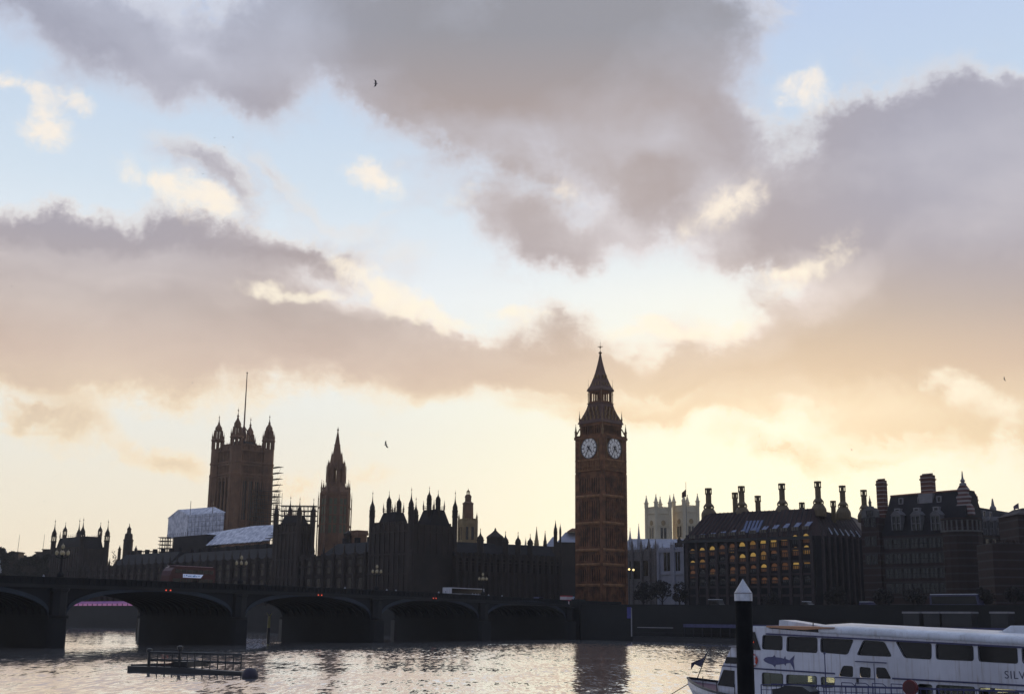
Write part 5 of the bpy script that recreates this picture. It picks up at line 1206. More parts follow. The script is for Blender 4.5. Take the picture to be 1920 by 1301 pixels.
# white coach
cch = thing('white_coach', 'long white coach with one dark window band crossing the bridge', 'coach', place_bridge(844, 8, 11), rzb); LC = 14.5
MB().box(.0,LC,0,2.5,.4,1.75).box(0,.5,0,2.5,1.754,3.2).box(.504,LC,.05,2.45,3.0,3.2).box(LC-.4,LC,.05,2.45,1.754,2.996).build('body', M_WPAINT, cch)
MB().box(.504,LC-.404,.1,2.4,1.754,2.996).build('window_band', M_DGL, cch)
MB().box(4.6,LC-.1,-.02,-.002,.5,1.7).build('dark_side_panel', M_NAVY, cch); wheels(cch, (2.4, 10.5), .2, 2.3)
van = thing('delivery_van', 'small white and red box van leaving the bridge beside the clock tower', 'van', place_bridge(1062, 6, 6), rzb)
MB().box(0,3.4,0,2.1,.5,2.9).build('cargo_box', mat('van_stripes', (.72,.6,.6), .5, .1, 1, bands=(1.3,.35,(.5,.04,.05))), van)
MB().prism_xz([(3.41,.5),(5.6,.5),(5.6,1.4),(4.9,1.7),(4.4,2.7),(3.41,2.7)],0.02,2.08).build('cab', mat('cab_white', (.62,.68,.85), .4), van)
MB().prism_xz([(4.2,1.5),(4.85,1.6),(4.4,2.4),(4.0,2.4)],.0,.015).build('cab_window', M_DGL, van); wheels(van, (1.0, 4.6), .2, 1.9, .42)
def car(name, loc, rz, label, m, cat='car', L=4.4, H=1.45, group=None):
    o = thing(name, label, cat, loc, rz, group)
    MB().prism_xz([(0,.35),(L,.35),(L,.75),(L-.9,.9),(L-1.6,H),(1.2,H),(.4,.95),(0,.85)],0,1.75).build('body', m, o)
    MB().prism_xz([(1.0,.95),(L-1.1,.95),(L-1.65,H-.08),(1.25,H-.08)],-.02,-.003).build('side_windows', M_DGL, o)
    for s in (.25,1.3): MB().box(L+.002,L+.04,s,s+.25,.6,.75).build('headlight', M_GLOBE, o)
    wheels(o, (.8, L-.9), .1, 1.65, .33); return o
g1 = 'cars crossing the bridge'
car('car', place_bridge(674, 5, 4), rzb, 'grey car on the bridge over the middle arch', mat('grey_car', (.2,.21,.25), .3), group=g1)
car('car', place_bridge(1006, 5, 4), rzb, 'dark blue car on the bridge left of the small van', M_NAVY, group=g1, H=1.9, L=4.8)
# vehicles on the embankment road
def road(px, t, F=EF): s = F.s(px,None,t); p = F.w(s,t,GZ+.01); return (p.x,p.y,p.z), F.rz
def bigv(px, t, L, H, label, m, name='parked_van', cat='van', roofm=None):
    loc, rz = road(px, t); o = thing(name, label, cat, loc, rz)
    MB().prism_xz([(0,.4),(L,.4),(L,1.3),(L-.5,1.6),(L-.9,H),(.1,H),(0,H-.3)],0,2.3).build('body', m, o)
    MB().box(.1,L-.95,.05,2.25,H+.003,H+.14).build('roof', roofm or M_WROOF, o)
    MB().prism_xz([(.5,1.5),(L-1.0,1.5),(L-1.2,H-.35),(.5,H-.35)],-.02,-.003).build('side_windows', M_DGL, o); wheels(o, (1.0,L-1.2), .15, 2.1, .45)
bigv(1327,3,4.2,2.7,'dark van with pale roof on the embankment left of the white-capped pile',M_BLK)
bigv(1503,3,2.4,2.1,'small pale-roofed car on the embankment behind the office block edge',M_BLK,'parked_car','car')
bigv(1611,3,3.6,2.0,'car with blue-white roof on the embankment between the two big buildings',M_NAVY,'parked_car','car')
bigv(1744,3,12.2,3.6,'large dark blue coach parked on the embankment at the right',mat('coach_blue',(.06,.06,.12),.4),'parked_coach','coach')
# pale strips: awnings of pier kiosks
for a_, b_, lb in ((1694,1724,'left pale-topped kiosk on the pier'),(1732,1762,'middle pale-topped kiosk on the pier, second from left'),(1766,1822,'longest pale-topped kiosk on the pier'),(1858,1890,'pale-topped kiosk nearest the right end of the pier')):
    x0, x1 = PP.s(a_,None,2), PP.s(b_,None,2); zt_ = PP.z((a_+b_)/2,1146,2); o = thing('pier_kiosk', lb, 'kiosk', PP.w(x0,2,0), PP.rz, 'kiosks on the passenger pier')
    MB().box(0,x1-x0,0,3,4.31,zt_-.4).build('kiosk_walls', M_BLK, o); MB().box(-.15,x1-x0+.15,-.2,3.2,zt_-.396,zt_).build('kiosk_roof', M_TRIM, o)

# ------------------------------------------------------------------ people on the bridge
def person_mesh(m):
    J = [((0,0,.95),.15),((0,0,1.2),.16),((0,0,1.42),.15),((0,0,1.52),.06),((0,0,1.66),.10),((0,0,1.74),.06),
         ((-.18,0,1.40),.065),((-.24,.02,1.12),.05),((-.22,.1,.88),.035),((.18,0,1.40),.065),((.24,-.02,1.12),.05),((.22,.08,.88),.035),
         ((-.1,0,.88),.10),((-.11,.10,.48),.07),((-.1,.05,.06),.045),((-.1,.2,.03),.035),((.1,0,.88),.10),((.11,-.08,.48),.07),((.1,-.22,.08),.045),((.1,-.1,.03),.035)]
    Ed = [(0,1),(1,2),(2,3),(3,4),(4,5),(2,6),(6,7),(7,8),(2,9),(9,10),(10,11),(0,12),(12,13),(13,14),(14,15),(0,16),(16,17),(17,18),(18,19)]
    me = bpy.data.meshes.new('p'); me.from_pydata([j[0] for j in J], Ed, []); o = bpy.data.objects.new('p', me); COL.objects.link(o)
    md = o.modifiers.new('s','SKIN')
    for i, j in enumerate(J): me.skin_vertices[0].data[i].radius = (j[1], j[1]*.85)
    me.skin_vertices[0].data[0].use_root = True; o.modifiers.new('d','SUBSURF').levels = 1
    dg = bpy.context.evaluated_depsgraph_get(); dg.update(); r = bpy.data.meshes.new_from_object(o.evaluated_get(dg)); bpy.data.objects.remove(o); r.name = 'person'; r.materials.clear(); r.materials.append(m); return r
PMS = [person_mesh(M_LCLOTH), person_mesh(M_CLOTH)]
hair = MB().lathe(0,0,[(.02,1.80),(.085,1.79),(.115,1.72),(.10,1.64),(.02,1.62)][::-1],10).mesh('hair', M_BARK); face = MB().lathe(0,.03,[(.02,1.58),(.08,1.61),(.09,1.68),(.05,1.74)],8).mesh('face', M_SKIN)
pp = [(642,0,'walker in a pale jacket between the middle lamps of the bridge'),(725,0,'pale-jacketed walker just right of the second bridge lamp'),(746,0,'pale-jacketed walker left of the arch under the coach'),(819,0,'walker in a pale jacket two steps left of the white coach'),(836,0,'walker in a pale jacket directly left of the white coach'),(829,1,'dark-coated walker between two pale-jacketed ones by the coach'),(883,0,'pale-jacketed walker in front of the coach middle'),(892,0,'pale-jacketed walker in front of the right half of the coach'),(901,0,'pale-jacketed walker at the right end of the coach'),(913,0,'pale-jacketed walker just right of the coach'),(942,0,'lone pale-jacketed walker right of the coach'),(1037,1,'dark-coated walker left of the small van'),(700,1,'dark-coated walker right of the grey car'),(77,0,'pale-jacketed walker left of the fourth bridge lamp'),(500,1,'dark-coated walker right of the third bridge lamp')]
for i, (px, k, lb) in enumerate(pp):
    n = bn_at(px, 2); p = bpt(n, 1.6+(i % 3)*.6); o = put('person', PMS[k], None, (p.x,p.y,p.z+.155), rzb+PI/2*(1 if i%2 else -1)); tag(o, lb, 'person', 'people walking over the bridge')
    put('hair', hair, o); put('face', face, o)

# ------------------------------------------------------------------ mooring barge and buoy
KF = Fac(240, 124, 462, 119)
o = KF.thing('mooring_barge', 'low black mooring raft with railed gangway frame floating before the bridge', 'barge', 0)
def kp(px, py, t=0): return KF.sz(px, py, t)
f0 = kp(240,1258)[0]; f1 = kp(462,1258)[0]
mb = MB().prism_xz([kp(239,1255)+() if 0 else (kp(239,1255)[0],-.4),(kp(388,1262)[0],-.4),(kp(400,1262)[0],.05),(kp(452,1262)[0],.05),(kp(452,1262)[0],.3),(kp(380,1250)[0],.42),(kp(340,1250)[0],.55),(kp(239,1248)[0],.55)],0,1.3)
mb.build('front_hull', M_BLK, o)
mb = MB().prism_xz([(kp(250,1250,4)[0],-.3),(kp(335,1250,4)[0],-.3),(kp(335,1242,4)[0],kp(335,1242,4)[1]),(kp(250,1245,4)[0],kp(250,1244.5,4)[1])],3.6,4.8)
mb.box(kp(338,1245,2)[0],kp(367,1245,2)[0],.8,4.2,kp(350,1249,2)[1],kp(350,1239,2)[1]); mb.box(kp(241,1250)[0]+.4,kp(252,1250)[0]+1,1.0,4.0,-.2,.35); mb.box(kp(425,1250)[0],kp(440,1250)[0],1.31,4.0,-.1,.25)
mb.build('rear_hull', M_BLK, o)
mb = MB()
for py0, t in ((1221.5,.3),(1223.5,3.9)):
    a_, b_ = kp(282,py0,t), kp(453,py0+4,t); c_, d_ = kp(280,py0+13,t), kp(453,py0+20,t)
    mb.tube((a_[0],t,a_[1]),(b_[0],t,b_[1]),.075,n=5); mb.tube((c_[0],t,c_[1]),(d_[0],t,d_[1]),.065,n=5)
    for k in range(13):
        u = k/12; x = a_[0]+(b_[0]-a_[0])*u; zt_ = a_[1]+(b_[1]-a_[1])*u; mb.tube((x,t,.45),(x,t,zt_),.075,.06,5)
mb.build('gangway_rails', M_BLK, o)
mb = MB(); a_, b_ = kp(281,1238,4), kp(340,1235,4); mb.tube((a_[0],4,a_[1]),(b_[0],4,b_[1]),.07,n=5); a_, b_ = kp(300,1246,1), kp(345,1240,3); mb.tube((a_[0],1.2,a_[1]),(b_[0],3,b_[1]),.09,n=5); mb.build('brace', M_BRK, o)
for px, top in ((281,1216),(338,1211)):
    x, zt_ = kp(px,top,1); MB().lathe(x,1,[(.16,.3),(.16,zt_-.35),(.30,zt_-.3),(.30,zt_),(.1,zt_+.08)],8).build('bollard_post', M_BLK, o)
o = thing('mooring_buoy', 'dark purplish drum-shaped buoy at the right end of the mooring raft', 'buoy', (gx(475,114), 114, 0))
r = .72; vs_, fs_ = [], []
MB().lathe(0,0,[(r*.93,-.25),(r*.97,.05),(r,.12),(r*.98,.35),(r*.86,.6),(r*.62,.80),(r*.3,.9),(r*.05,.92)],20).build('float', mat('buoy_plastic', (.035,.028,.045), .6), o, True)
MB().lathe(0,0,[(r*1.05,-.2),(r*1.05,.08)],20).build('base_ring', M_BLK, o); MB().tube((-.12,0,.9),(-.12,0,1.05),.03).tube((.12,0,.9),(.12,0,1.05),.03).tube((-.12,0,1.05),(.12,0,1.05),.03).build('lifting_eye', M_BLK, o)

# ------------------------------------------------------------------ foreground pile
PD_ = 66.; px0 = 1395.
o = thing('mooring_pile', 'thick black steel pile with white conical cap in front of the boat', 'pile', (gx(px0,PD_), PD_, 0))
r = 33/2355*PD_/2; zc0_, zc1_, zc2_ = W(1394,1126,PD_).z, W(1394,1111.5,PD_).z, W(1394,1085,PD_).z
MB().lathe(0,0,[(r*.96,-4),(r*.96,zc0_-.003)],32).build('pile_shaft', mat('tarred_steel', (.012,.012,.012), .9, .4, .8, .3, spec=.1), o, True)
MB().lathe(0,0,[(r*1.02,zc0_),(r*1.02,zc1_),(.012,zc2_)],32).build('white_cap', mat('cap_white', (.64,.65,.68), .5, .2, 2.5, streak=.5), o)
MB().lathe(0,0,[(r*1.035,zc1_-.03),(r*1.035,zc1_+.02)],32).build('cap_seam', M_TRIM, o)

# ------------------------------------------------------------------ river boat
BF = Fac(1420, 81.5, 1900, 69.5)
bo = BF.thing('river_boat', 'white two-deck river cruise boat moored at the lower right', 'boat', 0)
def bp(px, py, t=0): return BF.sz(px, py, t)
BE = bp(1990,1200)[0]+8; BWd = 7.5
x0 = bp(1410,1200)[0]
zroof = lambda x: bp(1540,1181)[1] + (x-bp(1540,1181)[0])*(bp(1900,1201)[1]-bp(1540,1181)[1])/(bp(1900,1201)[0]-bp(1540,1181)[0])
zsp = lambda x: bp(1560,1257)[1] + (x-bp(1560,1257)[0])*(bp(1900,1282)[1]-bp(1560,1257)[1])/(bp(1900,1282)[0]-bp(1560,1257)[0])   # rubbing line between decks
z1a, z1b = bp(1500,1301)[1]-2.0, None
def P4(l, t=0): return [bp(x, y, t) for x, y in l]
UW = [[(1431,1190),(1467,1192),(1467,1218),(1430,1216)],[(1477,1193),(1532,1195),(1532,1223),(1476,1220)],[(1540,1196),(1600,1199),(1589,1226),(1540,1222)],
      [(1620,1200),(1658,1203),(1672,1230),(1608,1227)],[(1681,1202),(1746,1206),(1746,1235),(1697,1232)],[(1756,1206),(1824,1210),(1825,1238),(1757,1235)],[(1835,1209),(1906,1213),(1908,1243),(1837,1239)],
      [(1917,1213),(1985,1217),(1987,1247),(1919,1243)]]
UWd = [[(1581,1247),(1600,1248),(1600,1269),(1572,1267)],[(1612,1249),(1633,1251),(1633,1270),(1612,1269)],[(1643,1250),(1661,1251),(1672,1272),(1643,1271)]]
LW = [[(1430,1260),(1468,1263),(1468,1286),(1430,1285)],[(1476,1264),(1531,1267),(1531,1290),(1476,1288)],[(1540,1268),(1566,1270),(1564,1288),(1541,1288)],[(1722,1281),(1748,1283),(1748,1304),(1722,1302)],[(1757,1283),(1827,1287),(1827,1309),(1757,1306)],[(1837,1288),(1909,1293),(1911,1316),(1839,1312)]]
holes = [rrect(P4(w), .16) for w in UW]; lh = [rrect(P4(w), .16) for w in LW]; dh = [rrect(P4(w), .12) for w in UWd]
xL = bp(1404,1250)[0]; zlow = .55
ztopL = bp(1430,1183)[1]
outline = [(xL, zlow), (BE, zlow), (BE, zroof(BE)-.15), (bp(1540,1184)[0], zroof(bp(1540,1184)[0])-.15), (bp(1424,1176)[0], bp(1424,1176)[1]), (bp(1412,1176)[0], bp(1412,1176)[1]), (xL, bp(1404,1215)[1])]
plate('side_wall', outline, holes+lh+dh, .06, M_WPAINT, bo)
# far side wall with the same openings so the lower saloon can be looked through
plate('far_side_wall', outline, [[(x, z) for x, z in h] for h in lh], .06, M_WPAINT, bo, (0, BWd, 0))
def pane(pts, name, m, dy=.05, parent=bo): 
    c = MB().prism_xz(pts, dy, dy+.03).build(name, m, parent); return c
gl = bpy.data.materials.new('clear_glass'); gl.use_nodes = True; q = G(gl.node_tree); nb_ = gl.node_tree.nodes['Principled BSDF']; out = gl.node_tree.nodes['Material Output']
tr = q.new('ShaderNodeBsdfTransparent'); tr.inputs[0].default_value = (.80,.86,.72,1); gls = q.new('ShaderNodeBsdfGlossy'); gls.inputs['Roughness'].default_value = .05; gls.inputs[0].default_value = (.5,.5,.5,1)
mx = q.new('ShaderNodeMixShader'); mx.inputs[0].default_value = .12; q.l.new(tr.outputs[0], mx.inputs[1]); q.l.new(gls.outputs[0], mx.inputs[2]); q.l.new(mx.outputs[0], out.inputs[0])
for w in UW+UWd: pane(rrect(P4(w), .16), 'cabin_window', M_DGL)
for w in LW: pane(rrect(P4(w), .16), 'saloon_window', gl)
fr = mat('window_rubber', (.03,.03,.035), .6)
for w in UW+LW:
    c = Vector((sum(p[0] for p in P4(w))/4, sum(p[1] for p in P4(w))/4)); inn_ = rrect(P4(w), .16)
    outp = [tuple(c+(Vector(p)-c)*1.045) for p in inn_]; plate('window_frame', outp, [inn_], .09, fr, bo)
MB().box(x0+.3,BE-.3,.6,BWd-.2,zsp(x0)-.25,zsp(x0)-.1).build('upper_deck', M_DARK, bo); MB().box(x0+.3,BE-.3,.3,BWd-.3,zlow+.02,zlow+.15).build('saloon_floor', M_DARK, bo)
MB().box(BE-.3,BE-.2,.1,BWd-.1,zlow,zroof(BE)-.3).build('stern_bulkhead', M_WPAINT, bo)
# furniture seen through the saloon windows
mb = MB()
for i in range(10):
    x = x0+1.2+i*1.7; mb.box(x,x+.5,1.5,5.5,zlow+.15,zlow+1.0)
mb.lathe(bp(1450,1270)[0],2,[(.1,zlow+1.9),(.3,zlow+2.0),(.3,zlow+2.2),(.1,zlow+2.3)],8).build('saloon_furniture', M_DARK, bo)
# roof with rounded shoulder
rs = bp(1537,1180)[0]; mb = MB(); n = 14; pr = [(-.12,-.16),(-.16,0),(-.10,.16),(.12,.27),(.5,.33),(BWd/2,.45),(BWd-.4,.33),(BWd+.1,.1),(BWd+.1,-.16)]
vs_, fs_ = [], []
for i in range(n+1):
    x = rs+(BE-rs)*i/n
    for y, dz in pr: vs_.append((x, y, zroof(x)+dz))
k = len(pr)
for i in range(n):
    for j in range(k): a, b2 = i*k+j, i*k+(j+1)%k; fs_.append((a,b2,b2+k,a+k))
fs_ += [tuple(range(k)), tuple(range(n*k,n*k+k))[::-1]]
MB().add(vs_, fs_).build('roof', M_WROOF, bo, True)
MB().add([(x,y,z) for x,y,z in [(rs-3.9,-.05,bp(1440,1189)[1]),(BE,-.05,zroof(BE)-.3),(BE,-.12,zroof(BE)-.3),(rs-3.9,-.12,bp(1440,1189)[1]),(rs-3.9,-.05,bp(1440,1189)[1]+.09),(BE,-.05,zroof(BE)-.2),(BE,-.12,zroof(BE)-.2),(rs-3.9,-.12,bp(1440,1189)[1]+.09)]],[(0,1,2,3),(4,5,6,7),(0,4,5,1),(3,2,6,7),(0,3,7,4),(1,2,6,5)]).build('gutter_rail', M_NAVY, bo)
# rubbing strake
a_, b_ = bp(1410,1252), bp(1566,1262); MB().tube((a_[0],-.05,a_[1]),(b_[0],-.05,b_[1]),.05,n=6).build('rubbing_strake', M_NAVY, bo)
a_, b_ = bp(1674,1271), bp(1990,1288); MB().tube((a_[0],-.05,a_[1]),(b_[0],-.05,b_[1]),.05,n=6).build('rubbing_strake', M_NAVY, bo)
a_, b_ = bp(1566,1269), bp(1640,1272); MB().tube((a_[0],-.05,a_[1]),(b_[0],-.05,b_[1]),.03,n=6).build('door_rail', M_NAVY, bo)
a_, b_ = bp(1605,1239), bp(1664,1242); MB().tube((a_[0],-.12,a_[1]),(b_[0],-.12,b_[1]),.035,n=6).build('door_canopy', M_NAVY, bo)
a_, b_ = bp(1639,1243), bp(1640,1301); MB().box(a_[0]-.02,a_[0]+.02,-.045,-.032,.6,a_[1]).build('door_seam', M_NAVY, bo)
x, z_0 = bp(1609,1281); MB().box(x-.06,x+.06,-.1,-.03,z_0-.0,z_0+.32).build('door_handle', M_BLK, bo)
# wheelhouse on the roof: dark windows, awning with orange light put into its colour, sloping white fairing
w0, w1_ = bp(1443,1190), bp(1537,1176); zt_ = bp(1490,1176)[1]
MB().box(bp(1424,1190)[0],rs+.1,.25,BWd-1,bp(1430,1186)[1]-.3,zt_-.12).build('wheelhouse', M_WPAINT, bo)
for a2, b2 in ((1443,1482),(1492,1535)):
    MB().prism_xz([bp(a2,1188),bp(b2,1190),bp(b2,1179),bp(a2,1176.5)],.18,.245).build('wheelhouse_window', M_DGL, bo)
A4 = [bp(1440,1174),bp(1510,1176.5),bp(1566,1176)]
MB().prism_xz([(A4[0][0],A4[0][1]-.05),(A4[1][0],A4[1][1]-.12),(A4[2][0],A4[2][1]-.02),(A4[2][0],A4[2][1]+.02),(A4[0][0],A4[0][1]+.06)],-.2,BWd-.6).build('awning', mat('orange_lit_awning', (.55,.28,.15), .6, .1, 1), bo)
F4 = [bp(1460,1176,3),bp(1536,1176,3),bp(1534,1172,3),bp(1466,1161.5,3),bp(1461,1162,3)]
MB().prism_xz(F4,3,4.6).build('sloping_fairing', M_WROOF, bo)
F4 = [bp(1412,1187),bp(1443,1189),bp(1443,1173.5),bp(1412,1173)]; MB().prism_xz(F4,-.02,.3).build('front_corner_panel', M_WROOF, bo)
a_, b_ = bp(1641,1178,2), bp(1540,1173,2); MB().prism_xz([(b_[0],zroof(b_[0])+.1),(a_[0],zroof(a_[0])+.1),(a_[0],a_[1]),(b_[0],b_[1])],2,4.5).build('roof_locker', M_WROOF, bo)
a_, b_ = bp(1855,1189,2.2), bp(2000,1196,2.2); MB().prism_xz([(a_[0],zroof(a_[0])+.1),(b_[0],zroof(b_[0])+.1),(b_[0],b_[1]+.25),(a_[0]+.7,a_[1]+.20),(a_[0],a_[1])],2.2,5).build('roof_locker', M_WROOF, bo)
a_ = bp(1879,1182,2.6); b_ = bp(1895,1172,2.6); MB().prism_xz([(a_[0],a_[1]-.2),(BE-1,a_[1]-.2),(BE-1,b_[1]),(b_[0],b_[1]),(a_[0],a_[1])],2.6,4.8).build('upper_locker', M_WROOF, bo)
mb = MB()
for px, h in ((1525,.5),(1556,.35),(1620,.15)): x, z = bp(px,1180,3); mb.tube((x,3,z),(x,3,z+h),.04,n=5)
mb.build('roof_fittings', M_BLK, bo)
# forward end: raked front, big raked windows, side lights
xf = bp(1404,1250)[0]
def wed(pts, y0, y1, name, m): return MB().prism_xz([bp(*p) for p in pts], y0, y1).build(name, m, bo)
wed([(1404,1301),(1404,1215),(1400,1200),(1383,1205),(1372,1213),(1363,1213),(1345,1250),(1336,1286),(1340,1301)],.5,BWd-.5,'fore_cabin',M_WPAINT)
wed([(1355,1231),(1377,1232),(1377,1244),(1351,1243)],.44,.495,'fore_window',M_DGL)
wed([(1349,1255),(1369,1257),(1369,1288),(1338,1284)],.44,.495,'fore_window',M_DGL)
wed([(1376,1258),(1403,1261),(1403,1296),(1376,1292)],.44,.495,'fore_window',M_DGL)
wed([(1361,1212.5),(1383,1214.5),(1383,1211.5),(1361,1210)],.3,BWd-.5,'cabin_top_rim',M_TRIM)
wed([(1342,1248),(1376,1251),(1376,1249),(1342,1246)],.38,.44,'fore_trim',M_NAVY)
wed([(1408,1184),(1416,1184),(1427,1218),(1408,1217)],-.09,-.035,'raked_window',M_DGL)
x, z = bp(1413,1203); MB().tube((x,-.1,z),(x,-.2,z),.07,n=8).build('port_light', M_REDL, bo)
# hull and bow
hw = BWd/2
def sec(px, zd, half, y): pass
bx = bp(1404,1290)[0]; bowx = BF.s(1290, 1270, BWd/2)
vs_, fs_ = [], []; N = 14
for i in range(N+1):
    u = i/N; x = bx+ (bowx-bx)*u; half = hw*(1-u**2.2)+.05; zd = bp(1380,1292)[1] + (1.35-bp(1380,1292)[1])*u**1.3 if 0 else .62+(BF.z(1290,1270,BWd/2)-.62)*u**1.4
    for s, zz in ((-1,zd),(-.93,zd-.45),(-.55*(1-u*.6),-.4),(.55*(1-u*.6),-.4),(.93,zd-.45),(1,zd)): vs_.append((x+(.9*u if zz < 0 else 0), hw+half*s, zz))
for i in range(N):
    for j in range(5): a = i*6+j; fs_.append((a,a+1,a+7,a+6))
fs_.append(tuple(range(N*6,N*6+6)))
MB().add(vs_, fs_).build('bow_hull', M_WPAINT, bo)
MB().add([(x, y+(.25 if y < hw else -.25), z-.2) for (x,y,z) in [v for i, v in enumerate(vs_) if i % 6 in (0,5)]], [(2*i,2*i+1,2*i+3,2*i+2) for i in range(N)]).build('foredeck', mat('deck_purple', (.12,.04,.07), .7), bo)
mb = MB()
for i in range(N):
    for j in (0, 5): p, q_ = vs_[i*6+j], vs_[i*6+6+j]; mb.tube(p, q_, .09, n=6)
mb.build('gunwale', M_BLK, bo)
MB().box(bx,BE,0,BWd,-.4,.55).build('hull', M_WPAINT, bo)
MB().box(bx,BE,-.06,-.004,.35,.52).build('hull_strake', M_BLK, bo)
mb = MB(); q1 = Vector((*BF.sz(1329,1216,hw),0)); q0 = Vector((q1.x,hw,q1.y)); q2_ = Vector((*BF.sz(1307,1266,hw),0)); d_ = (q0-Vector((q2_.x,hw,q2_.y))).normalized()
Fp = [q0, q0-d_*1.45, q0-d_*1.2+Vector((-.75,.1,-.05)), q0-d_*1.3+Vector((-1.0,.05,-.35)), q0-d_*1.1+Vector((-1.02,.0,-.05)), q0+Vector((-.55,.1,-.62))]
mb.add(Fp+[p+Vector((0,.03,0)) for p in Fp],[(0,1,2,3,4,5),(11,10,9,8,7,6)]+[(i,i+6,(i+1)%6+6,(i+1)%6) for i in range(6)]).build('bow_flag', mat('dark_flag', (.06,.055,.09), .8), bo)
MB().tube((q2_.x,hw,q2_.y-.2),tuple(q0+d_*.1),.035,.02,6).build('flagstaff', M_BLK, bo)
mb = MB()
for i in (2,5,8): p = vs_[i*6]; mb.tube(p,(p[0],p[1],p[2]+.75),.035,n=5)
mb.build('deck_stanchions', M_BLK, bo)
MB().tube((bowx+.1,hw,1.1),(bowx-1.4,hw-2,-.3),.03,n=5).build('mooring_line', M_BLK, bo)
# fish emblem
x0_, z0_ = bp(1432,1236); x1_, z1_ = bp(1491,1240); Lf = x1_-x0_
top = [(0,.0),(.06,.055),(.16,.085),(.3,.09),(.36,.14),(.40,.09),(.55,.085),(.66,.065),(.70,.13),(.72,.06),(.84,.035),(.90,.09),(1.0,.17),(.955,.02)]
bot = [(.965,-.06),(.985,-.27),(.93,-.14),(.85,-.035),(.73,-.06),(.70,-.12),(.66,-.075),(.5,-.10),(.40,-.11),(.36,-.18),(.30,-.12),(.16,-.09),(.05,-.05)]
sl_ = (z1_-z0_)/Lf
MB().prism_xz([(x0_+u*Lf, z0_+v*Lf+sl_*u*Lf) for u, v in top+bot],-.05,-.032).build('fish_emblem', mat('emblem_blue', (.10,.10,.20), .4, .2, 4), bo)
# lettering
def text(s, px, py, h, m, parent, name='lettering'):
    x, z = bp(px, py); x2, z2 = bp(px+40, py+1.6); cu = bpy.data.curves.new(name, 'FONT'); cu.body = s; cu.size = h*1.38; cu.extrude = .004; cu.space_character = 1.12
    t = bpy.data.objects.new('tmp', cu); COL.objects.link(t); dg = bpy.context.evaluated_depsgraph_get(); dg.update(); me = bpy.data.meshes.new_from_object(t.evaluated_get(dg)); bpy.data.objects.remove(t)
    me.materials.clear(); me.materials.append(m); me.name = name; return put(name, me, parent, (x,-.036,z), rot=(PI/2, -math.atan2(z2-z, x2-x), 0))
text('SILVER STURGEON', 1884, 1271, bp(1884,1256)[1]-bp(1884,1271)[1], mat('letter_grey', (.08,.08,.12), .5), bo)
# life rings
def ring(name, label, px, py, y, F=BF, r=.3, m=M_ORG, parent=None):
    x, z = F.sz(px, py, y); vs_, fs_ = [], []; n, k = 20, 8
    for i in range(n):
        for j in range(k):
            a, b2 = 2*PI*i/n, 2*PI*j/k; rr = r+.085*math.cos(b2); vs_.append((rr*math.cos(a), .07*math.sin(b2), rr*math.sin(a)))
    for i in range(n):
        for j in range(k): fs_.append((i*k+j, i*k+(j+1)%k, ((i+1)%n)*k+(j+1)%k, ((i+1)%n)*k+j))
    p = F.w(x, y, z); o = thing(name, label, 'life ring', p, F.rz, None); MB().add(vs_, fs_).build('ring', m, o, True)
    mb = MB()
    for a in (PI/4,3*PI/4,5*PI/4,7*PI/4):
        c = Vector((math.cos(a)*r,0,math.sin(a)*r)); mb.box(c.x-.07,c.x+.07,-.085,.085,c.z-.07,c.z+.07)
    mb.build('white_bands', M_WPAINT, o); return o
ring('life_ring', 'orange and white life ring on the boat side right behind the black pile', 1410.5, 1237, -.12, r=.33)
# ------------------------------------------------------------------ boarding pontoon in front of the boat
GF = Fac(1428, 74, 1930, 64)
o = GF.thing('boarding_gangway', 'dark blue railed boarding gangway in front of the boat at the bottom', 'gangway', 0)
zr_ = lambda x: GF.z(1480,1284) + (x-GF.s(1480))*(GF.z(1900,1296)-GF.z(1480,1284))/(GF.s(1900)-GF.s(1480))
xa, xb = GF.s(1423), GF.L+4; rl = mat('rail_blue', (.05,.05,.13), .5)
mb = MB().tube((xa,0,zr_(xa)),(xb,0,zr_(xb)),.03,n=6).tube((xa,0,zr_(xa)-.28),(xb,0,zr_(xb)-.28),.02,n=6).tube((xa,1.2,zr_(xa)),(xb,1.2,zr_(xb)),.03,n=6)
for i in range(60): x = xa+(xb-xa)*i/59; mb.tube((x,0,zr_(x)-1.05),(x,0,zr_(x)),.018 if i%4 else .035,n=5)
mb.build('railings', rl, o)
mb = MB()
for px in (1568,1594,1625,1660): x = GF.s(px); mb.tube((x,.3,zr_(x)-.8),(x,.3,zr_(x)+.22),.025,n=5).tube((x,.3,zr_(x)+.22),(x+.6,.3,zr_(x)+.22),.025,n=5).tube((x+.6,.3,zr_(x)+.22),(x+.9,.3,zr_(x)),.025,n=5)
mb.build('hoop_rails', rl, o)
MB().box(xa,xb,0,1.3,zr_(xb)-1.25,zr_(xb)-1.1).build('walkway_deck', M_BLK, o); MB().box(xa,xb,.1,1.2,-.3,zr_(xb)-1.26).build('pontoon', M_BLK, o)
x = GF.s(1488); o = thing('deck_equipment', 'black covered equipment on the gangway beside the pile', 'equipment', GF.w(x,-1,0), GF.rz)
zz = GF.z(1488,1286,-1); MB().prism_xz([(-1.0,-.2),(1.35,-.2),(1.35,zz-.25),(.9,zz),(-.2,zz+.02),(-.6,zz-.15),(-1.0,zz-.2)],0,1.2).build('cover', M_BLK, o)
x, z = GF.sz(1546,1226,-.5); o = thing('thin_mast', 'thin dark blue pole rising in front of the boat windows', 'pole', GF.w(x,-.5,0), GF.rz); MB().tube((0,0,-.3),(0,0,z),.045,.03,6).lathe(0,0,[(.05,z),(.07,z+.05),(.02,z+.12)],6).build('mast', rl, o)
x, z = GF.sz(1707,1288,-.1); o = thing('ring_cabinet', 'round dark red life ring cabinet on the gangway railing', 'cabinet', GF.w(x,-.1,z), GF.rz)
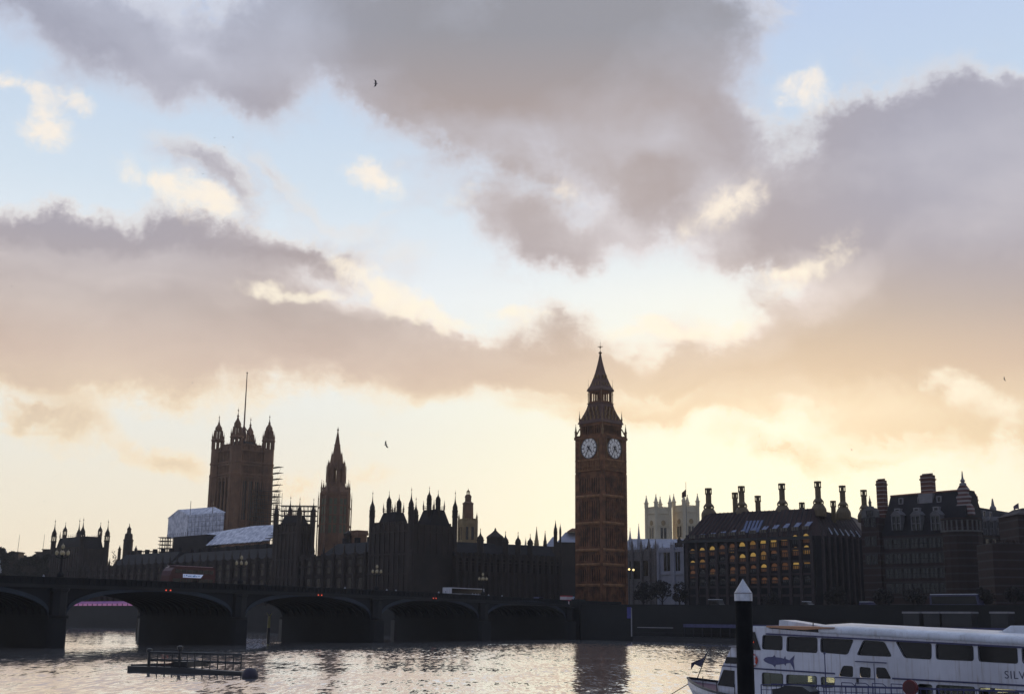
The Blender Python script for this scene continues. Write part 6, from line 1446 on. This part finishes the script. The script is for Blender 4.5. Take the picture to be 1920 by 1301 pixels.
v_, f_ = _disc(.40,.22,24); MB().add(v_, f_).build('housing', mat('dull_red', (.16,.025,.025), .5), o); v_, f_ = _disc(.30,.03,24); d = MB().add(v_, f_).build('cover_disc', mat('darker_red', (.09,.02,.02), .5), o); d.location = (0,-.13,0)

# ------------------------------------------------------------------ gulls
def gull(px, py, D, span, roll, head, label, flap=.5):
    p = W(px, py, D); o = thing('gull', label, 'bird', p, 0, 'gulls in the sky'); o.rotation_euler = (roll[0], roll[1], head)
    L = span*.42
    mb = MB(); M0 = Matrix.Rotation(PI/2, 4, 'Y'); mb.M = M0
    mb.lathe(0,0,[(L*.02,-L*.55),(L*.10,-L*.42),(L*.13,-L*.1),(L*.15,L*.15),(L*.10,L*.34),(L*.11,L*.42),(L*.07,L*.5),(L*.015,L*.6)],8).build('body', mat('gull_body', (.16,.15,.17), .8), o, True)
    for s in (-1, 1):
        w = span/2; c = span*.13; V = [(c*.6,0,0),(-c*.6,0,0),(-c*.75,s*w*.42,w*flap*.42),(c*.75,s*w*.42,w*flap*.45),(-c*1.2,s*w*.8,w*flap*.36),(c*.05,s*w*.85,w*flap*.38),(-c*2.0,s*w,w*flap*.25)]
        F = [(0,1,2,3),(3,2,4,5),(5,4,6)]; n = len(V)
        MB().add(V+[(x,y,z-.02) for x,y,z in V], F+[tuple(i+n for i in f[::-1]) for f in F]+[(0,3,3+n,n),(3,5,5+n,3+n),(5,6,6+n,5+n)]).build('wing', M_BIRD, o)
    return o
gull(704.5,157,165,1.25,(R(80),0),R(10),'largest gull, high below the grey cloud at upper centre left',.25)
gull(723.5,833.5,190,1.2,(R(75),R(15)),R(170),'gull low in the sky between the spire tower and clock tower',.6)
gull(437,258,330,1.0,(R(20),0),R(0),'right one of three tiny gulls in the upper left blue')
gull(402.5,259,380,.9,(R(20),0),R(30),'left one of three tiny gulls in the upper left blue')
gull(421,276.5,400,.85,(R(10),0),R(60),'lowest of three tiny gulls in the upper left blue')
gull(380.5,326.5,360,.9,(R(25),0),R(80),'tiny gull in front of the grey wisp at the left')
gull(1883,710.5,300,1.15,(R(70),0),R(120),'gull below the dark cloud near the right edge',.4)
gull(361,717.5,420,1.0,(R(10),0),R(20),'tiny gull left of the royal tower flagpole top')
gull(645.5,715,420,.8,(R(15),0),R(200),'tiny gull above the spire tower in the peach cloud')
gull(1597,843,380,1.2,(R(5),0),R(0),'faint gull in the yellow glow above the office chimneys')
gull(912,878.5,420,.8,(R(5),0),R(40),'faint gull left of the clock tower near the horizon')
gull(83,939,420,.8,(R(20),0),R(15),'tiny gull low at the far left above the palace pavilion')
gull(22,537,420,1.1,(R(5),0),R(10),'tiny gull at the left edge in the grey bank')
gull(1751,883,320,.6,(R(15),0),R(10),'tiny gull just above the big striped chimney')

# ------------------------------------------------------------------ evening haze over the river
hz = MB().box(-1480,1480,-180,1480,-1.2,230).build('haze', None); tag(hz, kind='stuff')
hm = bpy.data.materials.new('haze'); hm.use_nodes = True; t = hm.node_tree; t.nodes.clear(); vo = t.nodes.new('ShaderNodeVolumePrincipled'); vo.inputs['Density'].default_value = HAZE; vo.inputs['Color'].default_value = (.95,.93,.9,1); vo.inputs['Anisotropy'].default_value = .2
ou = t.nodes.new('ShaderNodeOutputMaterial'); t.links.new(vo.outputs[0], ou.inputs['Volume']); hz.data.materials.clear(); hz.data.materials.append(hm)
